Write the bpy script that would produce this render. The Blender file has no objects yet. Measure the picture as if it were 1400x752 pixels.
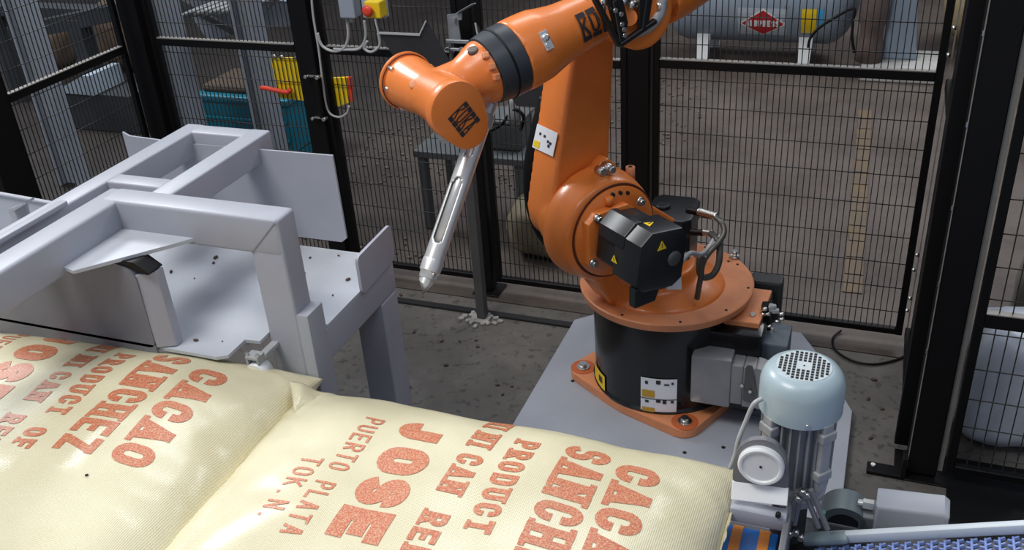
import bpy, bmesh, math, random
import numpy as np
from mathutils import Vector, Matrix, noise
random.seed(7)
PI = math.pi
SC = bpy.context.scene
COL = SC.collection

# ------------------------------------------------------------------ camera
CAM_H = 1.88
def cam_axes():
    p, r, az = math.radians(29.257), math.radians(4.064), math.radians(-22.51)
    up = Vector((-math.sin(r)*math.cos(p), -math.cos(r)*math.cos(p), -math.sin(p)))
    z = Vector((0, 0, 1)); Y = (z-(z.dot(up))*up).normalized(); X = Y.cross(up)
    c, s = math.cos(az), math.sin(az)
    A = c*X+s*Y; B = -s*X+c*Y
    return Matrix((A, B, up))          # rows: world axes; columns: right, down, forward
MC = cam_axes()
cd = bpy.data.cameras.new('camera'); cam = bpy.data.objects.new('camera', cd); COL.objects.link(cam)
R_, D_, F_ = MC.col[0], MC.col[1], MC.col[2]
cam.matrix_world = Matrix.Translation((0, 0, CAM_H)) @ Matrix((R_, -D_, -F_)).transposed().to_4x4()
cd.sensor_width = 36; cd.lens = 1319.4/1400*36; cd.clip_start = .05
SC.camera = cam

# ------------------------------------------------------------------ world, lamps, exposure
w = bpy.data.worlds.new('world'); SC.world = w; w.use_nodes = True
w.node_tree.nodes['Background'].inputs[0].default_value = (.72, .80, 1, 1)
w.node_tree.nodes['Background'].inputs[1].default_value = .33
SC.view_settings.view_transform = 'Standard'; SC.view_settings.look = 'None'
SC.view_settings.gamma = 1; SC.view_settings.use_curve_mapping = False
SC.view_settings.exposure = 0.0
def area(name, loc, target, sx, sy, power, col=(1, 1, 1)):
    l = bpy.data.lights.new(name, 'AREA'); l.shape = 'RECTANGLE'; l.size = sx; l.size_y = sy; l.energy = power; l.color = col
    o = bpy.data.objects.new(name, l); COL.objects.link(o); o.location = loc
    o.rotation_euler = (Vector(target)-Vector(loc)).to_track_quat('-Z', 'Y').to_euler(); return o
area('roof_light', (-2.3, 0.0, 4.6), (-.9, 1.9, .4), 2.0, 1.2, 125, (1, .97, .92))
area('roof_light', (-5.3, 3.9, 4.6), (-1.3, 1.2, .6), 1.6, 1.0, 195, (.95, .98, 1))
area('roof_light', (-1.6, 4.7, 5.0), (-1.2, 1.6, .4), 2.4, .8, 60, (.95, .97, 1))
area('roof_light', (1.6, 7.5, 5.0), (0, 4.3, 0), 2.5, 1.2, 110, (.95, .97, 1))
area('roof_light', (.9, .6, 4.6), (.1, 1.8, .4), 1.6, 1.2, 22, (.9, .95, 1))

# ------------------------------------------------------------------ helpers
def V(*a): return Vector(a)
def at(px, py, z=None, y=None, x=None):
    """point where the sight line through pixel (px,py) of the photo meets a world plane"""
    d = MC @ V((px-700)/1319.4, (py-376)/1319.4, 1.0); c = V(0, 0, CAM_H)
    if z is not None: t = (z-CAM_H)/d.z
    elif y is not None: t = y/d.y
    else: t = x/d.x
    return c+t*d
def NB(): return bmesh.new()
def add_box(bm, c, s, M=None, bev=0.0, seg=2):
    r = bmesh.ops.create_cube(bm, size=1)
    vs = r['verts']
    for v in vs: v.co = Vector((v.co.x*s[0], v.co.y*s[1], v.co.z*s[2]))
    if bev > 0:
        es = list({e for v in vs for e in v.link_edges})
        rr = bmesh.ops.bevel(bm, geom=es, offset=bev, segments=seg, affect='EDGES', profile=.5)
        vs = list({v for f in rr['faces'] for v in f.verts} | {v for v in vs if v.is_valid})
        # collect the whole island
        st = list(vs); seen = set(vs)
        while st:
            v = st.pop()
            for e in v.link_edges:
                o = e.other_vert(v)
                if o not in seen: seen.add(o); st.append(o)
        vs = list(seen)
    T = Matrix.Translation(Vector(c)) @ (M.to_4x4() if M is not None else Matrix.Identity(4))
    for v in vs: v.co = T @ v.co
def frame_from(d, hint=(0, 0, 1)):
    d = Vector(d).normalized(); h = Vector(hint)
    if abs(d.dot(h)) > .98: h = Vector((1, 0, 0))
    x = h.cross(d).normalized(); y = d.cross(x)
    return Matrix((x, y, d)).transposed()
def add_cyl(bm, a, b, r, r2=None, n=24, cap=True):
    a = Vector(a); b = Vector(b); r2 = r if r2 is None else r2
    M = frame_from(b-a); A = []; B = []
    for i in range(n):
        t = 2*PI*i/n; u = M @ V(math.cos(t), math.sin(t), 0)
        A.append(bm.verts.new(a+u*r)); B.append(bm.verts.new(b+u*r2))
    for i in range(n):
        j = (i+1) % n; bm.faces.new((A[i], A[j], B[j], B[i])).smooth = True
    if cap: bm.faces.new(A[::-1]); bm.faces.new(B)
def add_rev(bm, o, axis, prof, n=40, hint=(0, 0, 1)):
    """lathe: prof = [(s along axis, radius)...]; closes ends"""
    o = Vector(o); M = frame_from(axis, hint); rings = []
    for s, r in prof:
        rings.append([bm.verts.new(o+M @ V(r*math.cos(2*PI*i/n), r*math.sin(2*PI*i/n), s)) for i in range(n)])
    for a, b in zip(rings, rings[1:]):
        for i in range(n):
            j = (i+1) % n; bm.faces.new((a[i], a[j], b[j], b[i])).smooth = True
    bm.faces.new(rings[0][::-1]); bm.faces.new(rings[-1])
def add_tube(bm, pts, r, n=8, closed=False):
    P = [Vector(p) for p in pts]; rings = []; m = len(P); up = None
    for k in range(m):
        if closed: d = P[(k+1) % m]-P[k-1]
        else: d = P[min(k+1, m-1)]-P[max(k-1, 0)]
        d.normalize()
        if up is None: up = Vector((0, 0, 1)) if abs(d.z) < .9 else Vector((1, 0, 0))
        x = up.cross(d).normalized(); y = d.cross(x); up = y
        rr = r[k] if isinstance(r, (list, tuple)) else r
        rings.append([bm.verts.new(P[k]+x*rr*math.cos(2*PI*i/n)+y*rr*math.sin(2*PI*i/n)) for i in range(n)])
    for k in range(m if closed else m-1):
        a, b = rings[k], rings[(k+1) % m]
        for i in range(n):
            j = (i+1) % n; bm.faces.new((a[i], a[j], b[j], b[i])).smooth = True
    if not closed: bm.faces.new(rings[0][::-1]); bm.faces.new(rings[-1])
def spline(pts, n=8):
    P = [Vector(p) for p in pts]; out = []
    for i in range(len(P)-1):
        p0, p1, p2, p3 = P[max(i-1, 0)], P[i], P[i+1], P[min(i+2, len(P)-1)]
        for k in range(n):
            t = k/n; out.append(.5*((2*p1)+(p2-p0)*t+(2*p0-5*p1+4*p2-p3)*t*t+(3*p1-p0-3*p2+p3)*t**3))
    out.append(P[-1]); return out
def add_prism(bm, pts, off, bev=0.0):
    """extrude a planar polygon (world points) by vector off"""
    off = Vector(off); A = [bm.verts.new(Vector(p)) for p in pts]; B = [bm.verts.new(Vector(p)+off) for p in pts]
    n = len(A); f1 = bm.faces.new(A); f2 = bm.faces.new(B[::-1]); fs = [f1, f2]
    for i in range(n):
        j = (i+1) % n; fs.append(bm.faces.new((A[i], B[i], B[j], A[j])))
    if bev > 0:
        es = list({e for f in (f1, f2) for e in f.edges})
        bmesh.ops.bevel(bm, geom=es, offset=bev, segments=2, affect='EDGES', profile=.5)
def hull2(cs, n=28):
    P = []
    for (x, y, r) in cs:
        for i in range(n): P.append((x+r*math.cos(2*PI*i/n), y+r*math.sin(2*PI*i/n)))
    P = sorted(set(P)); 
    def half(P):
        h = []
        for p in P:
            while len(h) > 1 and (h[-1][0]-h[-2][0])*(p[1]-h[-2][1])-(h[-1][1]-h[-2][1])*(p[0]-h[-2][0]) <= 1e-9: h.pop()
            h.append(p)
        return h
    a, b = half(P), half(P[::-1]); return a[:-1]+b[:-1]
def tag(o, label=None, cat=None, group=None, kind=None):
    if label: o['label'] = label
    if cat: o['category'] = cat
    if group: o['group'] = group
    if kind: o['kind'] = kind
    return o
def thing(name, label, cat, loc=(0, 0, 0), rz=0.0, group=None):
    o = bpy.data.objects.new(name, None); COL.objects.link(o); o.empty_display_size = .05
    o.matrix_world = Matrix.Translation(Vector(loc)) @ Matrix.Rotation(rz, 4, 'Z')
    return tag(o, label, cat, group)
WM = {}
def wm(o):
    m = Matrix.LocRotScale(o.location, o.rotation_euler, o.scale)
    return wm(o.parent) @ m if o.parent else m
def obj(name, bm, mat, parent=None, label=None, smooth=None, origin=None, weld=False):
    """world-space bmesh -> one mesh object under parent (children are stored in the parent's frame)"""
    if weld: bmesh.ops.remove_doubles(bm, verts=bm.verts, dist=1e-5)
    bmesh.ops.recalc_face_normals(bm, faces=bm.faces)
    me = bpy.data.meshes.new(name)
    P = wm(parent) if parent else Matrix.Identity(4)
    if origin is None:
        if len(bm.verts):
            xs = [v.co for v in bm.verts]
            c = Vector([(min(p[i] for p in xs)+max(p[i] for p in xs))/2 for i in range(3)])
        else: c = Vector((0, 0, 0))
    else: c = Vector(origin)
    cl = P.inverted() @ c
    T = Matrix.Translation(-cl) @ P.inverted()
    bm.transform(T); bm.to_mesh(me); bm.free()
    o = bpy.data.objects.new(name, me); COL.objects.link(o)
    if parent: o.parent = parent
    o.location = cl
    me.materials.append(mat)
    if smooth is not None:
        me.polygons.foreach_set('use_smooth', [True]*len(me.polygons))
        if smooth < 180: me.set_sharp_from_angle(angle=math.radians(smooth))
    if label: o['label'] = label
    return o
def struct(name, bm, mat): return tag(obj(name, bm, mat), kind='structure')
def cast(o, vox=.005, it=6, fac=.6):
    m = o.modifiers.new('union', 'REMESH'); m.mode = 'VOXEL'; m.voxel_size = vox; m.use_smooth_shade = True
    s = o.modifiers.new('fillet', 'SMOOTH'); s.iterations = it; s.factor = fac
    return o
def copy_thing(root, M):
    """copy of a thing and its parts, moved by world matrix M"""
    r = root.copy(); COL.objects.link(r); r.matrix_world = M @ wm(root)
    for ch in list(root.children):
        c = ch.copy(); COL.objects.link(c); c.parent = r
        for g in list(ch.children):
            d = g.copy(); COL.objects.link(d); d.parent = c
    return r

# ------------------------------------------------------------------ materials
def mat(name, col, rough=.5, metal=0.0, var=.0, scale=8.0, bump=.0, bscale=60.0, col2=None, coat=0.0, spec=.5, rv=0.0):
    m = bpy.data.materials.new(name); m.use_nodes = True; nt = m.node_tree; b = nt.nodes['Principled BSDF']
    b.inputs['Roughness'].default_value = rough; b.inputs['Metallic'].default_value = metal
    b.inputs['Specular IOR Level'].default_value = spec; b.inputs['Coat Weight'].default_value = coat
    b.inputs['Coat Roughness'].default_value = .15
    c = (*col, 1); b.inputs['Base Color'].default_value = c
    tc = nt.nodes.new('ShaderNodeTexCoord')
    if var > 0 or col2:
        n = nt.nodes.new('ShaderNodeTexNoise'); n.inputs['Scale'].default_value = scale; n.inputs['Detail'].default_value = 6
        n.inputs['Roughness'].default_value = .65
        nt.links.new(tc.outputs['Object'], n.inputs['Vector'])
        r = nt.nodes.new('ShaderNodeValToRGB'); nt.links.new(n.outputs['Fac'], r.inputs[0])
        r.color_ramp.elements[0].position = .34; r.color_ramp.elements[1].position = .66
        c2 = col2 if col2 else tuple(x*(1-var) for x in col)
        r.color_ramp.elements[0].color = (*c2, 1); r.color_ramp.elements[1].color = c
        nt.links.new(r.outputs[0], b.inputs['Base Color'])
        if rv > 0:
            mr = nt.nodes.new('ShaderNodeMapRange'); nt.links.new(n.outputs['Fac'], mr.inputs[0])
            mr.inputs['To Min'].default_value = rough+rv; mr.inputs['To Max'].default_value = max(.05, rough-rv)
            nt.links.new(mr.outputs[0], b.inputs['Roughness'])
    if bump > 0:
        n = nt.nodes.new('ShaderNodeTexNoise'); n.inputs['Scale'].default_value = bscale; n.inputs['Detail'].default_value = 4
        nt.links.new(tc.outputs['Object'], n.inputs['Vector'])
        bp = nt.nodes.new('ShaderNodeBump'); bp.inputs['Strength'].default_value = bump; bp.inputs['Distance'].default_value = .004
        nt.links.new(n.outputs['Fac'], bp.inputs['Height']); nt.links.new(bp.outputs[0], b.inputs['Normal'])
    return m
ORANGE = mat('orange_lacquer', (.80, .215, .035), .36, var=.14, scale=5, bump=.10, bscale=260, coat=.25)
ORANGE2 = mat('orange_lacquer_worn_toplit', (.74, .28, .12), .45, var=.18, scale=9, bump=.12, bscale=220)  # wear, plus the paleness of top light on the turntable put into the colour
GREY = mat('grey_blue_paint', (.385, .40, .455), .42, var=.10, scale=4, bump=.05, bscale=180)
GREYL = mat('grey_deck_paint', (.50, .53, .58), .40, var=.12, scale=3, bump=.04, rv=.08)
PLATE = mat('pedestal_paint', (.36, .38, .43), .5, var=.12, scale=3.5, bump=.05)
BLACK = mat('black_powder_coat', (.0035, .0035, .004), .5, spec=.25)
BLACKG = mat('black_gloss_paint', (.006, .006, .007), .22)
MOTORB = mat('motor_black', (.016, .018, .021), .36, var=.3, scale=20)
RUBBER = mat('dark_rubber', (.03, .035, .045), .42, var=.2, scale=12)
BRACK = mat('bracket_black', (.012, .012, .012), .3)
STEEL = mat('stainless_steel', (.80, .80, .80), .34, .85, var=.12, scale=30, rv=.06)
ZINC = mat('zinc_bolt', (.72, .72, .68), .28, 1.0)
ALU = mat('cast_aluminium', (.42, .43, .44), .45, .15, var=.2, scale=25, bump=.15, bscale=120)
CONN = mat('grey_die_cast', (.30, .30, .31), .42, .2, var=.12, scale=18)
MOTORG = mat('motor_grey_blue', (.39, .49, .53), .35, var=.06, scale=10, coat=.2)
WHITE = mat('white_plastic', (.78, .80, .80), .35)
WIRE = mat('wire_dark', (.028, .027, .025), .45, var=.3, scale=20)
RAIL = mat('pale_edge_grey', (.30, .285, .26), .5, .3, var=.2)  # pale grey; on the fence rails it paints in light falling on their tops
LABELW = mat('label_white', (.80, .82, .86), .45)
OCHRE = mat('label_ochre', (.55, .32, .03), .5)
YELLOW = mat('warning_yellow', (.85, .60, .02), .45)
YELLOWP = mat('yellow_sheet', (.88, .62, .012), .5, var=.12, scale=6)
RED = mat('red_plastic', (.72, .06, .03), .4)
REDL = mat('red_enamel', (.50, .012, .02), .45)
INK = mat('dark_ink', (.02, .02, .025), .6)
TEAL = mat('teal_plastic', (.0, .17, .25), .45, var=.25, scale=6)
CABLE = mat('grey_cable', (.42, .43, .43), .45)
HOSE = mat('dark_hose', (.09, .085, .075), .35, .2, var=.3, scale=40)
BEAN = mat('cacao_bean', (.10, .055, .04), .6, var=.4, scale=60)
SACKC = mat('sack_tan', (.46, .36, .20), .8, var=.3, scale=8, bump=.4, bscale=60)
BLUEB = mat('blue_belt', (.02, .22, .75), .45)
ORB = mat('orange_belt_bar', (1.0, .34, .05), .45)
TANK = mat('compressor_paint', (.27, .33, .40), .4, var=.12, scale=3)
BACKG = mat('background_grey_paint', (.30, .33, .38), .5, var=.15, scale=3)
DARK = mat('dark_interior', (.01, .01, .011), .8)
CONC = mat('concrete_block', (.24, .22, .20), .85, var=.3, scale=5, bump=.3)
FILM = mat('white_film_bag', (.74, .79, .88), .35, var=.25, scale=5, bump=.4, bscale=12)
BROWNB = mat('brown_board', (.085, .055, .042), .75, var=.5, scale=5)

def floor_mat(name, c1, c2, c3, sc, speck, darken=None):
    m = bpy.data.materials.new(name); m.use_nodes = True; nt = m.node_tree; b = nt.nodes['Principled BSDF']; L = nt.links.new
    tc = nt.nodes.new('ShaderNodeTexCoord')
    n1 = nt.nodes.new('ShaderNodeTexNoise'); n1.inputs['Scale'].default_value = sc; n1.inputs['Detail'].default_value = 10; n1.inputs['Roughness'].default_value = .7
    L(tc.outputs['Object'], n1.inputs['Vector'])
    r = nt.nodes.new('ShaderNodeValToRGB'); e = r.color_ramp.elements
    e[0].position = .32; e[0].color = (*c1, 1); e[1].position = .72; e[1].color = (*c3, 1); k = e.new(.52); k.color = (*c2, 1)
    L(n1.outputs['Fac'], r.inputs[0])
    n2 = nt.nodes.new('ShaderNodeTexNoise'); n2.inputs['Scale'].default_value = 38; n2.inputs['Detail'].default_value = 3
    L(tc.outputs['Object'], n2.inputs['Vector'])
    r2 = nt.nodes.new('ShaderNodeValToRGB'); r2.color_ramp.elements[0].position = .34; r2.color_ramp.elements[1].position = .42
    r2.color_ramp.elements[0].color = (1-speck, 1-speck, 1-speck, 1); r2.color_ramp.elements[1].color = (1, 1, 1, 1)
    L(n2.outputs['Fac'], r2.inputs[0])
    mx = nt.nodes.new('ShaderNodeMix'); mx.data_type = 'RGBA'; mx.blend_type = 'MULTIPLY'; mx.inputs[0].default_value = 1
    L(r.outputs[0], mx.inputs[6]); L(r2.outputs[0], mx.inputs[7]); L(mx.outputs[2], b.inputs['Base Color'])
    if darken:      # darker toward the left: soft-edged, broken up by noise
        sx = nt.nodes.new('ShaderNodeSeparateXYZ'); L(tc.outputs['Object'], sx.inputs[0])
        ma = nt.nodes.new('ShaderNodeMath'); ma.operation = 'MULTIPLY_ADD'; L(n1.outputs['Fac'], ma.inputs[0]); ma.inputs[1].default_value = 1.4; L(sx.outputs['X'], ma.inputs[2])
        mr = nt.nodes.new('ShaderNodeMapRange'); L(ma.outputs[0], mr.inputs[0]); mr.inputs['From Min'].default_value = darken[0]+.7; mr.inputs['From Max'].default_value = darken[1]+.7
        mr.inputs['To Min'].default_value = darken[2]; mr.inputs['To Max'].default_value = 1.0
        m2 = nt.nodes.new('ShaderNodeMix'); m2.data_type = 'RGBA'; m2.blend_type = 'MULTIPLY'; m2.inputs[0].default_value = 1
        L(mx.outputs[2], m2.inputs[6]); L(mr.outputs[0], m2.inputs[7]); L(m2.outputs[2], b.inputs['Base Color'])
    b.inputs['Roughness'].default_value = .62
    bp = nt.nodes.new('ShaderNodeBump'); bp.inputs['Strength'].default_value = .3; bp.inputs['Distance'].default_value = .004
    L(n1.outputs['Fac'], bp.inputs['Height']); L(bp.outputs[0], b.inputs['Normal'])
    return m
FLOORC = floor_mat('cell_concrete', (.070, .062, .054), (.110, .100, .089), (.175, .162, .148), 2.6, .45)
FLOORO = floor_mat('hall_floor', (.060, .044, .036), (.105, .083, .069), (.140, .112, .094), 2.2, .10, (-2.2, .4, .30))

def sack_mat():
    m = bpy.data.materials.new('woven_sack'); m.use_nodes = True; nt = m.node_tree; b = nt.nodes['Principled BSDF']; L = nt.links.new
    tc = nt.nodes.new('ShaderNodeTexCoord')
    n = nt.nodes.new('ShaderNodeTexNoise'); n.inputs['Scale'].default_value = 5; n.inputs['Detail'].default_value = 6
    L(tc.outputs['Object'], n.inputs['Vector'])
    r = nt.nodes.new('ShaderNodeValToRGB'); r.color_ramp.elements[0].position = .3; r.color_ramp.elements[1].position = .7
    r.color_ramp.elements[0].color = (.66, .60, .385, 1); r.color_ramp.elements[1].color = (.79, .735, .51, 1)
    L(n.outputs['Fac'], r.inputs[0]); L(r.outputs[0], b.inputs['Base Color'])
    b.inputs['Roughness'].default_value = .5; b.inputs['Coat Weight'].default_value = .55; b.inputs['Coat Roughness'].default_value = .20
    w1 = nt.nodes.new('ShaderNodeTexWave'); w1.inputs['Scale'].default_value = 90; w1.bands_direction = 'X'
    w2 = nt.nodes.new('ShaderNodeTexWave'); w2.inputs['Scale'].default_value = 90; w2.bands_direction = 'Y'
    L(tc.outputs['Object'], w1.inputs['Vector']); L(tc.outputs['Object'], w2.inputs['Vector'])
    a = nt.nodes.new('ShaderNodeMath'); a.operation = 'ADD'; L(w1.outputs['Fac'], a.inputs[0]); L(w2.outputs['Fac'], a.inputs[1])
    n3 = nt.nodes.new('ShaderNodeTexNoise'); n3.inputs['Scale'].default_value = 14; n3.inputs['Detail'].default_value = 4
    L(tc.outputs['Object'], n3.inputs['Vector'])
    mu = nt.nodes.new('ShaderNodeMath'); mu.operation = 'MULTIPLY_ADD'; L(n3.outputs['Fac'], mu.inputs[0]); mu.inputs[1].default_value = 6; L(a.outputs[0], mu.inputs[2])
    bp = nt.nodes.new('ShaderNodeBump'); bp.inputs['Strength'].default_value = .35; bp.inputs['Distance'].default_value = .0012
    L(mu.outputs[0], bp.inputs['Height']); L(bp.outputs[0], b.inputs['Normal'])
    return m
SACK = sack_mat()
SEAM = mat('sack_seam', (.58, .46, .20), .7, var=.3, scale=30)
def ink_mat():
    m = bpy.data.materials.new('red_brown_print'); m.use_nodes = True; nt = m.node_tree; b = nt.nodes['Principled BSDF']; L = nt.links.new
    tc = nt.nodes.new('ShaderNodeTexCoord'); n = nt.nodes.new('ShaderNodeTexNoise'); n.inputs['Scale'].default_value = 330; n.inputs['Detail'].default_value = 3
    L(tc.outputs['Object'], n.inputs['Vector']); r = nt.nodes.new('ShaderNodeValToRGB'); e = r.color_ramp.elements
    e[0].position = .42; e[0].color = (.52, .12, .05, 1); e[1].position = .66; e[1].color = (.66, .36, .20, 1)
    L(n.outputs['Fac'], r.inputs[0]); L(r.outputs[0], b.inputs['Base Color']); b.inputs['Roughness'].default_value = .5
    b.inputs['Coat Weight'].default_value = .2; b.inputs['Coat Roughness'].default_value = .25
    return m
PRINT = ink_mat()

# ------------------------------------------------------------------ floors, back wall
bm = NB(); add_box(bm, (-1.4, .42, -.06), (6.6, 4.94, .12)); struct('floor', bm, FLOORC)
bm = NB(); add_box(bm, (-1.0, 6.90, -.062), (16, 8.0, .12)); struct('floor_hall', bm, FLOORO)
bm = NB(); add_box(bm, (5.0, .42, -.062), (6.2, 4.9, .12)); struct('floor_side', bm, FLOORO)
bm = NB(); add_box(bm, (-1.0, 10.0, 1.7), (16, .2, 3.6)); wb = struct('wall_back', bm, BROWNB)
bb = NB()
for i in range(60):
    x = -7+i*.2; add_box(bb, (x, 9.875, 1.3), (.185, .03+.012*random.random(), 2.6))
pl = obj('board', bb, BROWNB, wb); pl['kind'] = 'stuff'
# worn yellow floor line outside the cell
bm = NB(); a = at(1183, 150, z=.001); c = at(1165, 400, z=.001)
dv = (c-a).normalized(); sv = V(dv.y, -dv.x, 0)*.035
for i in range(14):
    p = a.lerp(c, i/14+.004); q = a.lerp(c, (i+.995)/14)
    A = [p-sv, p+sv, q+sv*(.7+.3*random.random()), q-sv]; add_prism(bm, A, (0, 0, .001))
YL = mat('worn_floor_paint', (.17, .115, .055), .7, col2=(.115, .09, .073), scale=7)
o = struct('trim_1', bm, YL)
# dark strip for the slab joint in the floor along the fence
bm = NB(); add_box(bm, (-1.65, 2.80, .004), (1.9, .03, .008)); struct('trim_2', bm, DARK)

# ------------------------------------------------------------------ safety fence
FY = 2.97
def bar(bm, a, b, wd, ht, hint=(0, 0, 1), bev=.002):
    a = Vector(a); b = Vector(b); d = b-a; M = frame_from(d, hint)
    add_box(bm, (a+b)/2, (wd, ht, d.length), M, bev, 1)
def panel(name, label, P0, P1, z0, z1, rails, hz, dx=.0185, nrm=(0, -1, 0), railh=.028):
    P0 = Vector(P0); P1 = Vector(P1); t = thing('mesh_fence', label, 'fence panel', ((P0.x+P1.x)/2, (P0.y+P1.y)/2, z0), 0, 'black mesh panels of the safety fence')
    u = (P1-P0).normalized(); W = (P1-P0).length
    for s, e in ((V(0, 0, z0), V(0, 0, z1)),):
        for q in (P0+u*.011, P1-u*.011):
            bm = NB(); bar(bm, q+s, q+e, .022, .022, u); obj('frame_upright', bm, BLACK, t)
    for z in (z0+.012, z1-.012):
        bm = NB(); bar(bm, P0+u*.022+V(0, 0, z), P1-u*.022+V(0, 0, z), .022, .022); obj('frame_bar', bm, BLACK, t)
    for z in rails:
        bm = NB(); bar(bm, P0+u*.022+V(0, 0, z), P1-u*.022+V(0, 0, z), .022, railh); r = obj('cross_rail', bm, BLACK, t)
        bm = NB(); n = Vector(nrm); bar(bm, P0+u*.022+V(0, 0, z+railh/2+.0012)+n*.001, P1-u*.022+V(0, 0, z+railh/2+.0012)+n*.001, .022, .003, bev=0); obj('rail_top_lit', bm, RAIL, r, 'grey upper edge, coloured as lit from above')
    bm = NB(); n = int((W-.044)/dx); n = max(n, 2)
    for i in range(1, n):
        p = P0+u*(.022+(W-.044)*i/n)
        a = p+V(0, 0, z0+.02); b = p+V(0, 0, z1-.02)
        add_box(bm, (a+b)/2, (.0028, .0028, (b-a).length))
    k = obj('upright_wires', bm, WIRE, t); k['kind'] = 'stuff'
    for z in hz:
        bm = NB(); q = Vector(nrm)*.003; add_tube(bm, [P0+u*.02+V(0, 0, z)+q, P1-u*.02+V(0, 0, z)+q], .0017, 5); obj('cross_wire', bm, WIRE, t)
    return t
HZ = [.13, .22, .31, .405, .515, .615, .705, .795, .885, 1.0, 1.09, 1.18, 1.27, 1.36, 1.45, 1.54, 1.63, 1.72, 1.81]
def fpost(label, x, y, sx, sy, h=1.95, holes=False):
    t = thing('fence_post', label, 'fence post', (x, y, 0), 0, 'black posts of the safety fence')
    bm = NB(); add_box(bm, (x, y, h/2+.006), (sx, sy, h-.012), None, .003, 1); obj('post', bm, BLACK, t)
    bm = NB(); add_box(bm, (x, y, .003), (sx+.06, sy+.05, .006), None, .001, 1); obj('foot_plate', bm, BLACK, t)
    bm = NB(); add_box(bm, (x, y, h+.002), (sx+.004, sy+.004, .008), None, .002, 1); obj('end_cap', bm, BLACK, t)
    return t
panel('a', 'mesh fence panel behind the grey steel table, between the corner post and the cabled post', (-2.66, FY, 0), (-2.0, FY, 0), .045, 1.9, [.925], HZ)
panel('b', 'mesh fence panel behind the lance tip and infeed chute, with the control boxes on it', (-1.91, FY, 0), (-1.36, FY, 0), .045, 1.9, [.925], HZ)
panel('c', 'mesh fence panel directly behind the orange arm of the robot', (-1.295, FY, 0), (-.775, FY, 0), .045, 1.9, [.925], HZ)
panel('d', 'wide mesh fence panel right of the robot, in front of the compressor tank', (-.69, FY, 0), (.165, FY, 0), .045, 1.9, [.935], HZ)
panel('e', 'mesh fence panel on the far left, running toward the viewer', (-2.75, 2.29, 0), (-2.75, 2.90, 0), .045, 1.9, [.912], HZ, nrm=(1, 0, 0))
panel('f', 'mesh fence panel at the right edge, in front of the film-wrapped sack', (.29, 2.3, 0), (.95, 2.3, 0), .045, 1.9, [.535], [z-.02 for z in HZ], dx=.029, railh=.04)
fpost('corner post of the black fence at the upper left', -2.715, 2.955, .085, .07)
fpost('black fence post behind the table with the grey cable and two bolt clamps', -1.957, 2.955, .07, .06)
fpost('thin black fence post behind the hanging steel lance', -1.328, FY, .045, .05)
fpost('black fence post right behind the robot shoulder', -.732, FY, .07, .06)
fpost('wide black fence post cut by the left edge of the photo', -2.75, 2.21, .09, .12)
fpost('massive black gate post near the right edge', .233, 2.34, .078, .08, 1.95)
# gate frame seen edge on between the wide panel and the massive post
t = thing('gate_side', 'narrow black gate side seen edge-on between wide mesh panel and massive post', 'gate', (.19, 2.68, 0))
bm = NB(); bar(bm, (.205, 2.93, .05), (.205, 2.93, 1.9), .05, .03, (1, 0, 0)); obj('frame_upright', bm, BLACK, t)
bm = NB(); bar(bm, (.185, 2.42, .02), (.185, 2.42, 1.9), .03, .05, (1, 0, 0)); obj('frame_upright', bm, BLACK, t)
bm = NB(); add_box(bm, (.188, 2.67, .98), (.006, .47, 1.84)); obj('sheet_panel', bm, BLACK, t)
for z in (.09, .93, 1.86):
    bm = NB(); bar(bm, (.185, 2.44, z), (.185, 2.92, z), .03, .03); obj('frame_bar', bm, BLACK, t)
bm = NB(); add_box(bm, (.176, 2.925, .98), (.004, .006, 1.84)); obj('edge_strip', bm, RAIL, t, 'light steel edge strip')
for k, z in enumerate((.18, .255, .33, .41, 1.02, 1.11)):
    bm = NB(); add_cyl(bm, (.160, 2.90-.05*(k % 2), z), (.171, 2.90-.05*(k % 2), z), .006, n=10); obj('rivet', bm, ZINC, t)
p = at(1228, 533, x=.17)
bm = NB(); add_box(bm, p+V(-.012, 0, 0), (.03, .012, .022), None, .002); b_ = obj('hinge_clip', bm, ZINC, t)
p = at(1222, 640, z=.02)
t = thing('floor_bracket', 'small black L-bracket bolted to the floor at the foot of the gate post', 'bracket', (p.x, p.y, 0))
bm = NB(); add_box(bm, (p.x-.02, p.y, .006), (.10, .045, .012), None, .002); add_box(bm, (p.x+.025, p.y, .04), (.012, .045, .07), None, .002); obj('angle', bm, BLACK, t)
bm = NB(); add_cyl(bm, (p.x-.055, p.y, .01), (p.x-.055, p.y, .022), .007, n=6); obj('bolt', bm, ZINC, t)
# vertical light edge strips on the massive post
q = [o for o in COL.objects if o.name.startswith('fence_post') and o.get('label', '').startswith('massive')][0]
bm = NB(); add_box(bm, (.1945, 2.298, .98), (.0025, .0025, 1.9)); obj('edge_strip', bm, RAIL, q)
bm = NB(); add_box(bm, (.279, 2.31, .98), (.014, .004, 1.9)); obj('edge_strip', bm, RAIL, q, 'light grey strip in the gap')
for z in (.42, .62, .83, 1.04, 1.25):
    bm = NB(); add_box(bm, (.193, 2.297, z), (.004, .004, .012)); obj('hinge_nub', bm, ZINC, q)

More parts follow.
